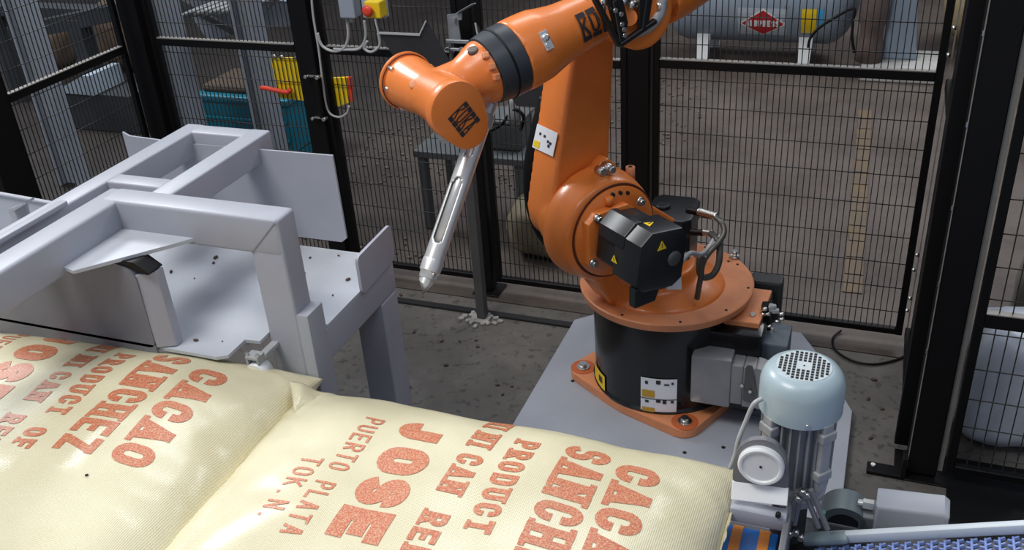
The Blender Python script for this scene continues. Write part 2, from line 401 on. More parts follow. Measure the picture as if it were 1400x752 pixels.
# grey stub post in front of the fence
t = thing('sensor_post', 'slim grey square post grouted to the concrete, behind the lance', 'post', (-1.29, 2.77, 0))
bm = NB(); add_box(bm, (-1.275, 2.765, .33), (.034, .034, .64), None, .003); obj('post', bm, mat('grey_post', (.10, .10, .10), .5, .2, var=.2), t)
bm = NB()
for i in range(16):
    a = 2*PI*i/16; r = .035+.035*random.random(); add_box(bm, (-1.28+r*1.2*math.cos(a), 2.76+r*.8*math.sin(a), .004), (.022, .016, .008+.004*random.random()), Matrix.Rotation(a, 3, 'Z'), .003, 1)
add_box(bm, (-1.28, 2.76, .004), (.07, .06, .008), None, .002)
obj('grout_pad', bm, mat('white_grout', (.40, .39, .37), .85, var=.4, scale=40), t)

# bolt clamps, cable and boxes on the fence
q = [o for o in COL.objects if o.name.startswith('fence_post') and 'grey cable' in o.get('label', '')][0]
for z in (.842, .683):
    bm = NB(); add_box(bm, (-1.93, 2.915, z), (.055, .012, .008), None, .001); add_cyl(bm, (-1.955, 2.912, z), (-1.955, 2.895, z), .006, n=8); add_cyl(bm, (-1.907, 2.912, z), (-1.907, 2.895, z), .007, n=8); obj('bolt_clamp', bm, ZINC, q)
bm = NB(); add_box(bm, (-1.917, 2.905, .765), (.014, .010, .16), None, .002); obj('clamp_bar', bm, BLACK, q)
def fcab(name, label, pts, r, y=2.935, m=CABLE, cat='cable'):
    P = [at(a, b, y=y) for a, b in pts]; bm = NB(); add_tube(bm, spline(P, 6), r, 7); return tag(obj(name, bm, m), label, cat)
fcab('cable', 'light grey cable running down beside the fence post left of the control boxes', [(424, -30), (428, 20), (436, 70), (441, 110), (448, 150), (462, 160), (474, 155), (477, 145)], .0042)
fcab('conduit', 'grey conduit sagging from the first control box to the cabled post', [(474, 25), (476, 50), (470, 66), (455, 70), (440, 62), (434, 45)], .0052)
fcab('conduit', 'grey conduit looping under the emergency stop box', [(498, 28), (500, 50), (492, 66), (474, 68), (456, 67)], .005)
fcab('conduit', 'grey conduit looping up to the infeed chute', [(517, 45), (519, 62), (508, 71), (498, 66), (502, 56)], .005)
def cbox(name, label, a, b, c, d, y, dep, mt):
    P = at(a, b, y=y); Q = at(c, d, y=y); t = thing(name, label, 'control box', ((P.x+Q.x)/2, y+dep/2, Q.z))
    bm = NB(); add_box(bm, ((P.x+Q.x)/2, y+dep/2, (P.z+Q.z)/2), (abs(Q.x-P.x), dep, abs(P.z-Q.z)), None, .005); obj('housing', bm, mt, t); return t, P, Q
BOXG = mat('box_grey', (.30, .34, .40), .45)
t, P, Q = cbox('junction_box', 'blue-grey junction box on the fence left of the emergency stop', 457, -28, 486, 26, 2.91, .05, BOXG)
bm = NB(); add_cyl(bm, (Q.x-.03, 2.935, Q.z+.002), (Q.x-.03, 2.935, Q.z-.018), .009, n=10); obj('cable_gland', bm, CABLE, t)
t, P, Q = cbox('emergency_stop_back_box', 'pale grey box carrying the yellow emergency stop on the fence', 490, -22, 527, 26, 2.925, .035, mat('pale_box', (.40, .42, .45), .45))
t, P, Q = cbox('emergency_stop', 'yellow emergency stop box with red mushroom button on the fence', 497, 2, 521, 26, 2.87, .053, YELLOWP)
bm = NB(); c = at(501, 16, y=2.85); add_cyl(bm, c+V(0, .03, 0), c+V(0, .01, 0), .010, n=14); add_rev(bm, c+V(0, .012, 0), (0, -1, 0), [(0, .018), (.006, .02), (.012, .016), (.014, .006)], 20); obj('button', bm, RED, t)

# ------------------------------------------------------------------ infeed chutes in front of the fence
def chute(label, x0, x1):
    t = thing('sheet_chute', label, 'chute', ((x0+x1)/2, 2.86, .80))
    zt = 1.045; yb = 2.80; A = V(x0, yb, zt); B = V(x1, yb, zt); dn = V(.075, .10, -.26)
    th = .004
    bm = NB(); add_prism(bm, [A, B, B+dn, A+dn], (0, th, .002)); obj('bottom_sheet', bm, CH, t)
    bm = NB(); add_prism(bm, [B, B+V(.028, 0, .045), B+V(.028, 0, .045)+dn, B+dn], (0, th, .002)); obj('side_sheet', bm, CH, t)
    bm = NB(); add_prism(bm, [A, A+V(-.006, 0, .045), A+V(-.006, 0, .045)+dn, A+dn], (0, th, .002)); obj('side_sheet', bm, CH, t)
    bm = NB(); bar(bm, A+V(-.001, -.002, 0), B+V(.001, -.002, 0), .004, .007, bev=0); bar(bm, B+V(0, -.002, 0), B+V(.028, -.002, .045), .004, .006, (0, 1, 0), bev=0); bar(bm, A+V(0, -.002, 0), A+V(-.006, -.002, .045), .004, .006, (0, 1, 0), bev=0)
    obj('cut_edge', bm, mat('bright_sheet_edge', (.62, .62, .60), .35, .4), t, 'bright cut sheet edge')
    bm = NB(); add_box(bm, ((x0+x1)/2+.04, 2.925, .86), (.03, .06, .10), None, .003); obj('hanger', bm, BLACK, t)
    return t
CH = mat('chute_dark_sheet', (.085, .09, .10), .45, .3, var=.2, scale=14)
p0 = at(517, 38, y=2.80); p1 = at(573, 38, y=2.80)
chute('dark sheet-metal chute with bright edges above the robot wrist', p0.x, p1.x)
p0 = at(653, 37, y=2.80); p1 = at(705, 39, y=2.80)
chute('second dark sheet-metal chute half hidden behind the robot forearm', p0.x, p1.x)
t = thing('clamp_bracket', 'galvanised clamp bracket with lever between the two dark chutes', 'bracket', (-1.33, 2.9, .95))
G = mat('galvanised', (.42, .45, .47), .4, .6, var=.25, scale=30)
def P29(a, b, y=2.88): return at(a, b, y=y)
bm = NB(); add_prism(bm, [P29(611, 20), P29(631, 18), P29(631, 27), P29(626, 28), P29(630, 57), P29(614, 57)], (0, .006, 0)); obj('plate', bm, G, t)
bm = NB(); bar(bm, P29(610, 56), P29(655, 58), .01, .012); bar(bm, P29(609, 67), P29(650, 69), .01, .01); obj('cross_bars', bm, G, t)
bm = NB(); bar(bm, P29(626, 18), P29(648, 5, 2.84), .022, .004); obj('lever', bm, G, t)
for a, b in ((622, 26), (632, 66), (614, 66)):
    bm = NB(); c = P29(a, b); add_cyl(bm, c, c+V(0, -.014, 0), .007, n=6); obj('bolt', bm, ZINC, t)
bm = NB(); bar(bm, P29(616, 57, 2.9), P29(618, 84, 2.9), .02, .01); obj('leg', bm, G, t)

# ------------------------------------------------------------------ things behind the fence
def slab(bm, a, b, th=.01): pass
t = thing('compressor', 'grey-blue compressor tank with red diamond badge behind the fence', 'compressor', (-.55, 6.1, 0))
cy, cz, cr = 6.1, .405, .285
xa = at(896, 35, y=cy-cr).x; xb = at(1172, 35, y=cy-cr).x
bm = NB(); prof = [(0, .02), (.02, .12), (.06, .21), (.11, .265), (.16, cr), (xb-xa-.16, cr), (xb-xa-.11, .265), (xb-xa-.06, .21), (xb-xa-.02, .12), (xb-xa, .02)]
add_rev(bm, (xa, cy, cz), (1, 0, 0), prof, 40); obj('tank', bm, TANK, t, smooth=50)
for px in (962, 1102):
    x = at(px, 50, y=cy-.2).x
    bm = NB(); add_prism(bm, [(x-.03, cy-.24, .0), (x+.03, cy-.24, .0), (x+.04, cy-.20, .20), (x-.04, cy-.20, .20)], (0, .05, 0)); obj('leg', bm, WHITE, t)
    bm = NB(); add_prism(bm, [(x-.03, cy+.19, .0), (x+.03, cy+.19, .0), (x+.04, cy+.17, .20), (x-.04, cy+.17, .20)], (0, .05, 0)); obj('leg', bm, WHITE, t)
def tank_pt(x, a): return V(x, cy-(cr+.002)*math.cos(a), cz+(cr+.002)*math.sin(a))
def tank_poly(pts, off=0):
    bm = NB()
    # pts: list of (x, angle) convex polygon, sliced finely
    xs = [p[0] for p in pts]; x0, x1 = min(xs), max(xs); n = 24
    def yr(x):
        lo, hi = 9, -9
        for (ax, ay), (bx, by) in zip(pts, pts[1:]+pts[:1]):
            if (ax-x)*(bx-x) <= 1e-12 and abs(ax-bx) > 1e-9:
                v = ay+(by-ay)*(x-ax)/(bx-ax); lo = min(lo, v); hi = max(hi, v)
        return lo, hi
    prev = None
    for i in range(n+1):
        x = x0+(x1-x0)*(i/n)*.9998+.0001; lo, hi = yr(x); row = []
        for k in range(7):
            a = lo+(hi-lo)*k/6; p = V(x, cy-(cr+off)*math.cos(a), cz+(cr+off)*math.sin(a)); row.append(bm.verts.new(p))
        if prev:
            for k in range(6): bm.faces.new((prev[k], row[k], row[k+1], prev[k+1]))
        prev = row
    return bm
def tk(px, py):
    # pixel -> (x, angle) on the tank front
    best = None
    for i in range(-60, 90):
        a = math.radians(i); 
        d = MC @ V((px-700)/1319.4, (py-376)/1319.4, 1.0)
        y = cy-cr*math.cos(a); tt = y/d.y; z = CAM_H+tt*d.z; e = abs(z-(cz+cr*math.sin(a)))
        if best is None or e < best[0]: best = (e, tt*d.x, a)
    return best[1], best[2]
cx_, ca_ = tk(1043, 32)
ux = (tk(1076, 33)[0]-tk(1010, 33)[0])/2; ua = abs(tk(1043, 15)[1]-tk(1043, 49)[1])/2
obj('badge_plate', tank_poly([(cx_-ux*1.05, ca_-ua), (cx_+ux*1.05, ca_-ua), (cx_+ux*1.05, ca_+ua), (cx_-ux*1.05, ca_+ua)], .002), mat('badge_grey', (.42, .47, .52), .5), t)
obj('badge_border', tank_poly([(cx_-ux, ca_), (cx_, ca_-ua), (cx_+ux, ca_), (cx_, ca_+ua)], .004), WHITE, t, 'white diamond border')
obj('badge_diamond', tank_poly([(cx_-ux*.88, ca_), (cx_, ca_-ua*.88), (cx_+ux*.88, ca_), (cx_, ca_+ua*.88)], .006), REDL, t, 'red diamond badge')
sx0, sa0 = tk(1095, 44); sx1, sa1 = tk(1118, 12)
obj('sticker', tank_poly([(sx0, sa0), (sx1, sa0), (sx1, sa1), (sx0, sa1)], .003), YELLOWP, t, 'yellow sticker')
sx2 = tk(1127, 12)[0]
obj('sticker', tank_poly([(sx1+.004, sa1-.35), (sx2, sa1-.35), (sx2, sa1), (sx1+.004, sa1)], .003), mat('sticker_blue', (.05, .35, .62), .5), t, 'blue sticker')
# lettering font (strokes on a unit box), used for the badge, the robot and the sacks
def arc(cx, cy, rx, ry, a0, a1, n=8): return [(cx+rx*math.cos(math.radians(a0+(a1-a0)*i/n)), cy+ry*math.sin(math.radians(a0+(a1-a0)*i/n))) for i in range(n+1)]
FONT = {
 'A': [[(0, 0), (.42, 1)], [(.42, 1), (.58, 1)], [(1, 0), (.58, 1)], [(.2, .33), (.8, .33)]],
 'B': [[(0, 0), (0, 1)], [(0, 1), (.6, 1)]+arc(.6, .76, .35, .24, 90, -90)+[(0, .52)], [(0, .52), (.6, .52)]+arc(.62, .26, .38, .26, 90, -90)+[(0, 0)]],
 'C': [[(1, .66)]+[(1, .78)]+arc(.5, .72, .5, .28, 10, 170)+arc(.5, .28, .5, .28, 190, 350)+[(1, .34)]],
 'D': [[(0, 0), (0, 1)], [(0, 1), (.5, 1)]+arc(.55, .7, .45, .3, 90, 0, 5)+arc(.55, .3, .45, .3, 0, -90, 5)+[(0, 0)]],
 'E': [[(0, 0), (0, 1)], [(0, 1), (1, 1)], [(0, .5), (.75, .5)], [(0, 0), (1, 0)]],
 'F': [[(0, 0), (0, 1)], [(0, 1), (1, 1)], [(0, .5), (.75, .5)]],
 'H': [[(0, 0), (0, 1)], [(1, 0), (1, 1)], [(0, .5), (1, .5)]],
 'I': [[(.5, 0), (.5, 1)]],
 'J': [[(.95, 1), (.95, .3)]+arc(.48, .28, .47, .28, 0, -180)],
 'K': [[(0, 0), (0, 1)], [(1, 1), (.08, .45)], [(.3, .58), (1, 0)]],
 'L': [[(0, 1), (0, 0)], [(0, 0), (1, 0)]],
 'M': [[(0, 0), (0, 1)], [(0, 1), (.5, .35)], [(.5, .35), (1, 1)], [(1, 1), (1, 0)]],
 'N': [[(0, 0), (0, 1)], [(0, 1), (1, 0)], [(1, 0), (1, 1)]],
 'O': [arc(.5, .7, .5, .3, 0, 180)+arc(.5, .3, .5, .3, 180, 360)+[(1, .7)]],
 'P': [[(0, 0), (0, 1)], [(0, 1), (.6, 1)]+arc(.6, .72, .4, .28, 90, -90)+[(0, .44)]],
 'R': [[(0, 0), (0, 1)], [(0, 1), (.6, 1)]+arc(.6, .74, .4, .26, 90, -90)+[(0, .48)], [(.45, .48), (1, 0)]],
 'S': [[(1, .72)]+arc(.5, .76, .5, .24, 15, 180)+arc(.5, .76, .5, .24, 180, 250, 3)+arc(.5, .24, .5, .28, 70, 0, 4)+arc(.5, .24, .5, .24, 0, -165)],
 'T': [[(.5, 0), (.5, 1)], [(0, 1), (1, 1)]],
 'U': [[(0, 1), (0, .3)]+arc(.5, .28, .5, .28, 180, 360)+[(1, 1)]],
 'Z': [[(0, 1), (1, 1)], [(1, 1), (0, 0)], [(0, 0), (1, 0)]],
 '.': [[(.30, .05), (.34, .05)]],
}
SERIF = {'A': [(0, 0), (1, 0)], 'N': [(0, 0), (0, 1), (1, 1)], 'H': [(0, 0), (0, 1), (1, 0), (1, 1)], 'I': [(.5, 0), (.5, 1)], 'M': [(0, 0), (0, 1), (1, 0), (1, 1)], 'R': [(0, 0), (1, 0)], 'P': [(0, 0)], 'T': [(.5, 0)], 'U': [(0, 1), (1, 1)], 'F': [(0, 0)], 'K': [(0, 0), (0, 1), (1, 0), (1, 1)], 'D': [], 'J': [(.95, 1)]}
def letter(bm, ch, mp, w, h, sw, serif=True, res=.012, ph=(0, 0)):
    """mp(a,b) maps letter-plane metres to a world point; w,h = size, sw = stroke width in metres"""
    if ch not in FONT: return
    hw = sw/2; iw, ih = w-sw, h-sw
    strokes = [[(hw+x*iw, hw+y*ih) for x, y in s] for s in FONT[ch]]
    if serif:
        for x, y in SERIF.get(ch, []):
            cx = hw+x*iw; cy2 = hw*.7+y*(h-hw*1.4); k = sw*.95
            strokes.append((('s', [(cx-k, cy2), (cx+k, cy2)])))
    for s in strokes:
        hh = hw
        if s[0] == 's': s = s[1]; hh = hw*.62
        P = [Vector((a, b, 0)) for a, b in s]; Q = [P[0]]
        for a, b in zip(P, P[1:]):
            n = max(1, int((b-a).length/res))
            for i in range(1, n+1): Q.append(a.lerp(b, i/n))
        # square ends
        straight = len(s) == 2
        ext = hw if (straight and not (s[0][0] != s[1][0] and s[0][1] != s[1][1])) else hw*.3
        if hh != hw: ext = 0
        Q[0] = Q[0]+(Q[0]-Q[1]).normalized()*ext; Q[-1] = Q[-1]+(Q[-1]-Q[-2]).normalized()*ext
        prev = None
        for i in range(len(Q)):
            d = (Q[min(i+1, len(Q)-1)]-Q[max(i-1, 0)]); 
            if d.length < 1e-9: continue
            d.normalize(); nn = V(-d.y, d.x, 0)*hh
            row = []
            for k in (-1, 0, 1):
                p = Q[i]+nn*k; b = min(max(p.y, 0), h); row.append(bm.verts.new(mp(p.x, b)))
            if prev:
                for k in range(2): bm.faces.new((prev[k], row[k], row[k+1], prev[k+1]))
            prev = row
def word(bm, text, mp, pitch, wfrac, h, sw, serif=True, **k):
    for i, ch in enumerate(text):
        wd = pitch*wfrac*(.55 if ch == 'I' and not serif else 1)
        letter(bm, ch, lambda a, b, i=i: mp(a+i*pitch, b), wd, h, sw, serif, **k)
bm = NB(); TXT = 'AIRPRESS'; pit = ux*1.42/len(TXT)
word(bm, TXT, lambda a, b: V(cx_-ux*.71+a, cy-(cr+.009)*math.cos(ca_-.07+b/cr), cz+(cr+.009)*math.sin(ca_-.07+b/cr)), pit, .8, .045, .011, False)
obj('badge_lettering', bm, WHITE, t, 'white lettering on the badge')
bm = NB(); P = [at(a, b, y=5.7) for a, b in ((1105, 65), (1108, 52), (1120, 38), (1140, 25), (1167, 11), (1166, 30), (1165, 50), (1168, 72))]
add_tube(bm, spline(P, 5), .009, 6); tag(obj('hose', bm, BLACK), 'black hose arching in front of the compressor tank end', 'hose')
# blue-grey column with white base at upper right
t = thing('machine_column', 'blue-grey steel column on a white base behind the fence at the upper right', 'machine', (.0, 6.0, 0))
x0 = at(1203, 60, y=5.9).x+.02; x1 = at(1248, 60, y=5.9).x
bm = NB(); add_prism(bm, [(x0-.0, 5.9, .09), (x1+.03, 5.9, .09), (x1-.06, 5.9, .9), (x0+.03, 5.9, .9)], (0, .25, 0), .01); obj('column', bm, TANK, t)
xa_ = at(1176, 85, y=5.75).x; xb_ = at(1290, 95, y=5.75).x
bm = NB(); add_box(bm, ((xa_+xb_)/2, 5.93, .045), (xb_-xa_, .36, .09), None, .008); obj('base', bm, mat('base_white', (.50, .49, .46), .6, var=.3), t)
bm = NB(); x = at(1188, 50, y=5.8).x+.012; add_rev(bm, (x, 5.86, .0905), (0, 0, 1), [(0, .075), (.1, .075), (.13, .065), (.2, .065), (.24, .08), (.55, .08)], 24); obj('drum', bm, mat('brown_drum', (.13, .09, .08), .6, var=.4, scale=8), t)
def sack_blob(label, c, s, m, name='bulk_sack', cat='sack', seed=0, rot=0):
    bm = NB(); bmesh.ops.create_icosphere(bm, subdivisions=4, radius=1)
    R = Matrix.Rotation(rot, 3, 'Z')
    for v in bm.verts:
        p = v.co.copy(); q = Vector([math.copysign(abs(k)**.62, k) for k in p])
        q *= 1+.10*noise.noise(p*2.1+V(seed, 0, 0))+.03*noise.noise(p*6+V(seed, 3, 0))
        v.co = R @ Vector((q.x*s[0], q.y*s[1], q.z*s[2]))+Vector(c)
    zm = min(v.co.z for v in bm.verts)
    for v in bm.verts: v.co.z = max(v.co.z-zm-.008, 0)+.001
    return tag(obj(name, bm, m, smooth=180), label, cat)
c = at(1285, 60, y=6.0); sack_blob('tan bulk sack behind the fence at the upper right', (c.x+.34, 6.6, .5), (.33, .3, .46), SACKC, seed=2)
c = at(735, 375, z=0); sack_blob('tan sack slumped on the floor behind the fence, left of the robot shoulder', (c.x+.02, c.y+.22, .15), (.20, .15, .12), mat('sack_dull', (.20, .17, .11), .85, var=.3), seed=5)
# low bench with box behind the fence centre
t = thing('low_bench', 'low grey bench standing behind the fence left of the robot arm', 'bench', (-1.62, 3.5, 0))
BG2 = mat('bench_grey', (.13, .14, .145), .6, .2, var=.25, scale=8)
bm = NB(); add_box(bm, (-1.57, 3.55, .355), (.50, .32, .03), None, .004); obj('top', bm, BG2, t)
for x in (-1.79, -1.35):
    for y in (3.42, 3.68):
        bm = NB(); add_box(bm, (x, y, .17), (.035, .035, .34), None, .003); obj('leg', bm, BG2, t)
t = thing('lidded_box', 'dark grey lidded box on the low bench behind the fence', 'box', (-1.46, 3.55, .37))
bm = NB(); add_box(bm, (-1.45, 3.55, .43), (.18, .17, .115), None, .01); obj('body', bm, mat('box_slate', (.075, .08, .085), .6), t)
bm = NB(); add_box(bm, (-1.45, 3.55, .495), (.19, .18, .014), None, .004); obj('lid', bm, BG2, t)
bm = NB(); add_tube(bm, spline([at(a, b, y=3.32) for a, b in ((655, 180), (672, 178), (688, 168), (697, 155), (706, 150), (716, 160), (712, 178))], 5), .007, 6); tag(obj('hose', bm, BLACK), 'black hose looping over the dark box behind the fence', 'hose')
c = at(702, 150, y=3.34); bm = NB(); add_rev(bm, c+V(0, 0, -.06), (0, 0, 1), [(0, .02), (.03, .032), (.06, .03), (.085, .018), (.11, .02)], 14); tag(obj('valve', bm, ALU), 'small grey valve body on hose behind the fence', 'valve')
# teal pallet bin
t = thing('pallet_bin', 'teal plastic bin on the floor behind the fence at the left', 'bin', (-3.0, 4.1, 0))
tl = at(268, 150, y=3.9).x; tr = at(394, 150, y=3.9).x; tcx = (tl+tr)/2; tw = tr-tl
bm = NB(); add_box(bm, (tcx, 4.08, .19), (tw-.03, .33, .26), None, .012); obj('wall', bm, TEAL, t)
bm = NB(); add_box(bm, (tcx, 4.08, .335), (tw, .36, .035), None, .008); obj('rim', bm, TEAL, t)
bm = NB(); add_box(bm, (tcx, 4.10, .368), (tw-.04, .30, .045), None, .02); obj('contents', bm, mat('bean_fill', (.09, .065, .045), .9, var=.5, scale=50, bump=1, bscale=70), t)
for x in (tl+.07, tcx, tr-.07):
    bm = NB(); add_box(bm, (x, 4.08, .029), (.09, .31, .056), None, .006); obj('foot', bm, TEAL, t)
for i in range(2):
    bm = NB(); add_box(bm, (tcx, 3.907, .13+.10*i), (tw-.06, .012, .018), None, .004); obj('rib', bm, TEAL, t)
# yellow sheets and red handle
t = thing('yellow_panel', 'yellow sheet hung behind the fence left of the cabled post', 'sign', (-2.17, 3.06, .66))
P = [at(a, b, y=2.976) for a, b in ((370, 80), (408, 79), (418, 138), (381, 134))]
bm = NB(); add_prism(bm, P, (0, .012, 0)); obj('sheet', bm, YELLOWP, t)
for a, b in ((374, 77), (384, 78), (405, 79)):
    bm = NB(); c = at(a, b, y=2.975); add_cyl(bm, c+V(0, .012, 0), c+V(0, -.006, 0), .007, n=8); obj('eyelet', bm, ZINC, t)
t = thing('yellow_panel', 'small yellow plate behind the fence right of the cabled post', 'sign', (-1.95, 3.06, .66))
P = [at(a, b, y=2.976) for a, b in ((449, 107), (474, 106), (478, 140), (456, 148))]
bm = NB(); add_prism(bm, P, (0, .012, 0)); obj('sheet', bm, YELLOWP, t)
bm = NB(); add_prism(bm, [at(a, b, y=2.976) for a, b in ((474, 106), (479, 106), (482, 138), (478, 140))], (0, .012, 0)); obj('edge', bm, RED, t, 'red edge')
bm = NB(); add_tube(bm, spline([at(a, b, y=2.955) for a, b in ((357, 120), (366, 121), (380, 124), (394, 126), (397, 122))], 4), .009, 8); tag(obj('lever_handle', bm, RED, smooth=180), 'red lever handle sticking out in front of the yellow sheet', 'handle')
# grey steel stanchions behind the fence
def stanchion(label, px0, px1, y, w):
    a = at(px0[0], px0[1], y=y); t = thing('steel_stanchion', label, 'column', (a.x, y, 0), 0, 'grey steel stanchions behind the fence')
    bm = NB(); add_box(bm, (a.x, y, 1.1), (w, .014, 2.2), None, .002, 1); obj('web', bm, BACKG, t)
    for s in (-1, 1):
        bm = NB(); add_box(bm, (a.x+s*(w/2-.006), y, 1.1), (.014, .10, 2.2), None, .002, 1); obj('flange', bm, BACKG, t)
stanchion('grey steel stanchion behind the fence, right of the corner post', (238, 70), None, 3.45, .10)
stanchion('grey steel stanchion behind the fence, left of the yellow sheet', (348, 70), None, 3.45, .095)
stanchion('grey steel stanchion seen through the left fence panel', (48, 70), None, 3.45, .12)
# corrugated feeder trough at the upper left
t = thing('feeder_trough', 'grey steel feeder trough sloping between stanchions at the upper left', 'trough', (-3.0, 3.9, .7))
P = [at(a, b, y=3.85) for a, b in ((225, -30), (285, 56), (300, 52), (398, 30), (398, -30))]
bm = NB(); add_prism(bm, [P[0], P[1], P[2], at(345, 40, y=3.85), P[4]], (0, .02, 0)); obj('side_plate', bm, BACKG, t)
bm = NB(); add_prism(bm, [at(a, b, y=3.8) for a, b in ((228, -12), (320, 42), (317, 48), (222, -6))], (0, .02, 0)); obj('stiffener', bm, mat('dark_grey', (.06, .065, .07), .5), t)
for k in range(9):
    a = at(285+k*8.5, 8-k*.5+(k % 2), y=3.7); bm = NB(); add_tube(bm, [a+V(.12*math.cos(u), .12*math.sin(u), .035*math.cos(u)) for u in [2*PI*i/20 for i in range(20)]], .010, 6, True); obj('hose_ring', bm, mat('ring_grey', (.25, .26, .27), .5) if k == 0 else bpy.data.materials['ring_grey'], t)
bm = NB(); add_prism(bm, [at(a, b, y=3.9) for a, b in ((345, 40), (405, 35), (408, 5), (380, 0))], (0, .02, 0)); obj('end_plate', bm, BACKG, t)
# dark rail structure, sacks and pallet at the far left
t = thing('machine_frame', 'dark grey machine frame beyond the left fence panel', 'machine', (-4.6, 4.6, 0))
DG = mat('frame_dark', (.045, .05, .055), .6, var=.3)
for a, b in (((20, 45), (165, 15)), ((105, 25), (145, 150))):
    bm = NB(); bar(bm, at(*a, y=4.4), at(*b, y=4.4), .09+.004*(a[0] > 100), .09+.004*(a[0] > 100)); obj('beam', bm, DG, t)
for a in (-5.2, -4.0):
    bm = NB(); add_box(bm, (a, 4.5, .28), (.09, .09, .56)); obj('leg', bm, DG, t)
bm = NB(); add_box(bm, (-4.6, 4.5, .59), (1.4, .12, .06)); obj('beam', bm, DG, t)
BRC = mat('brown_sacking', (.17, .12, .08), .9, var=.35, scale=5, bump=.4, bscale=30)
c = at(60, 88, y=4.95)
sack_blob('brown bulk sack beyond the left fence panel, the nearer one', (c.x-.06, 5.0, .2), (.22, .22, .20), BRC, seed=8)
c = at(148, 70, y=5.1)
sack_blob('brown bulk sack beyond the left fence panel, beside the corner post', (c.x+.06, 5.3, .2), (.20, .22, .24), BRC, seed=11)
t = thing('carton', 'pale blue open carton on floor beyond the left fence panel', 'carton', (-4.5, 4.0, 0))
P = [at(a, b, y=4.1) for a, b in ((73, 126), (112, 104), (122, 104), (130, 131))]
bm = NB(); add_prism(bm, P, (.0, .25, 0)); obj('body', bm, mat('carton_blue', (.40, .48, .55), .7, var=.2), t)
bm = NB(); add_box(bm, (P[0].x+.28, 4.23, P[0].z/2), (.5, .22, P[0].z-.006)); obj('crate', bm, DG, t)
# right edge: film wrapped sack and dark crate
c = at(1352, 560, y=2.58)
sack_blob('white film-wrapped sack behind the fence panel at the right edge', (.452, 2.575, .2), (.145, .135, .20), FILM, seed=4)
sack_blob('grey-brown sack behind the white film-wrapped sack at the right edge', (.66, 2.95, .3), (.19, .19, .23), mat('sack_greybrown', (.16, .145, .12), .85, var=.3), seed=14)
bm = NB(); add_box(bm, (.66, 2.10, .003), (.72, .62, .005), None, .001, 1); tag(obj('black_floor_sheet', bm, BLACK), 'flat black sheet on the floor under the right-hand gate panel', 'mat')  # plain black sheet laid over the floor where its tone is darkest
# thin cable on floor at right
bm = NB(); add_tube(bm, spline([at(a, b, z=.006) for a, b in ((1150, 452), (1139, 462), (1142, 478), (1165, 493), (1195, 498), (1225, 492), (1236, 487))], 6), .004, 6)
tag(obj('floor_cable', bm, BLACK), 'thin black cable curling on the concrete near the gate', 'cable')

# ------------------------------------------------------------------ grey steel table and portal
T = thing('steel_infeed_table', 'light grey welded steel table with portal frame at the left', 'steel table', (-1.5, 1.7, 0))
zt = .70
bm = NB(); add_prism(bm, [V(-2.19, 1.428, zt-.008), V(-1.325, 1.428, zt-.008), V(-1.302, 1.442, zt-.008), V(-1.302, 1.508, zt-.008), V(-1.264, 1.512, zt-.008), V(-1.264, 1.617, zt-.008), V(-1.1455, 1.617, zt-.008), V(-1.1455, 1.958, zt-.008), V(-2.19, 1.958, zt-.008)], (0, 0, .008)); obj('deck', bm, GREYL, T)
def tube(name, a, b, wx, wy, hint=(0, 0, 1), m=GREY, par=T, bev=.005, lab=None):
    a = Vector(a); b = Vector(b); d = b-a; M = frame_from(d, hint); bm = NB(); add_box(bm, (a+b)/2, (wx, wy, d.length), M, bev, 3)
    return obj(name, bm, m, par, lab, smooth=35)
tube('edge_beam', (-1.1705, 1.585, .649), (-1.1705, 1.955, .649), .05, .085)
tube('edge_beam', (-1.193, 1.93, .650), (-2.138, 1.93, .650), .05, .08)
tube('edge_beam', (-2.165, 1.43, .649), (-2.165, 1.955, .649), .05, .08)
tube('leg', (-1.186, 1.908, .002), (-1.186, 1.908, .606), .085, .085, (1, 0, 0))
tube('leg', (-2.145, 1.908, .002), (-2.145, 1.908, .606), .085, .085, (1, 0, 0))
# bag stop lip
P = [at(a, b, x=-1.139) for a, b in ((494, 352), (492, 400), (540, 356), (540, 322))]
import itertools
def roundpoly(P, r, n=5):
    out = []
    for i in range(len(P)):
        a, b, c = P[i-1], P[i], P[(i+1) % len(P)]
        u = (a-b).normalized(); v = (c-b).normalized(); rr = min(r, (a-b).length*.45, (c-b).length*.45)
        p, q = b+u*rr, b+v*rr
        for k in range(n+1):
            t_ = k/n; out.append((p*(1-t_)**2+b*2*t_*(1-t_)+q*t_**2))
    return out
P = [V(-1.1375, 1.775, .69), V(-1.1375, 1.775, .795), V(-1.1375, 1.955, .80), V(-1.1375, 1.955, .70)]
bm = NB(); add_prism(bm, roundpoly(P, .016), (-.008, 0, 0)); obj('stop_lip', bm, GREY, T)
zt2 = 1.005
# portal: post + beam + side beam
yp = 1.545
tube('portal_post', (-1.2155, yp+.0305, .002), (-1.2155, yp+.0305, zt2-.0008), .087, .069, (0, 1, 0), bev=.008)
bm = NB(); add_box(bm, (-1.1735, yp+.0325, .385), (.058, .0675, .762), None, .004); obj('post_sleeve', bm, GREY, T, smooth=35)
tube('portal_beam', (-1.174, yp+.03, zt2-.045), (-1.65, yp+.03, zt2-.045), .07, .09, bev=.008)
tube('portal_beam', (-1.64, yp+.063, zt2-.0462), (-1.64, .44, zt2-.0462), .07, .09, bev=.008)
bm = NB(); bar(bm, (-1.178, yp-.0055, zt2-.006), (-1.254, yp-.0055, zt2-.088), .0015, .002, bev=0); obj('mitre_weld', bm, mat('weld', (.22, .23, .25), .5), T)
tube('portal_post', (-1.64, .475, .002), (-1.64, .475, .914), .07, .07, (0, 1, 0), bev=.008)
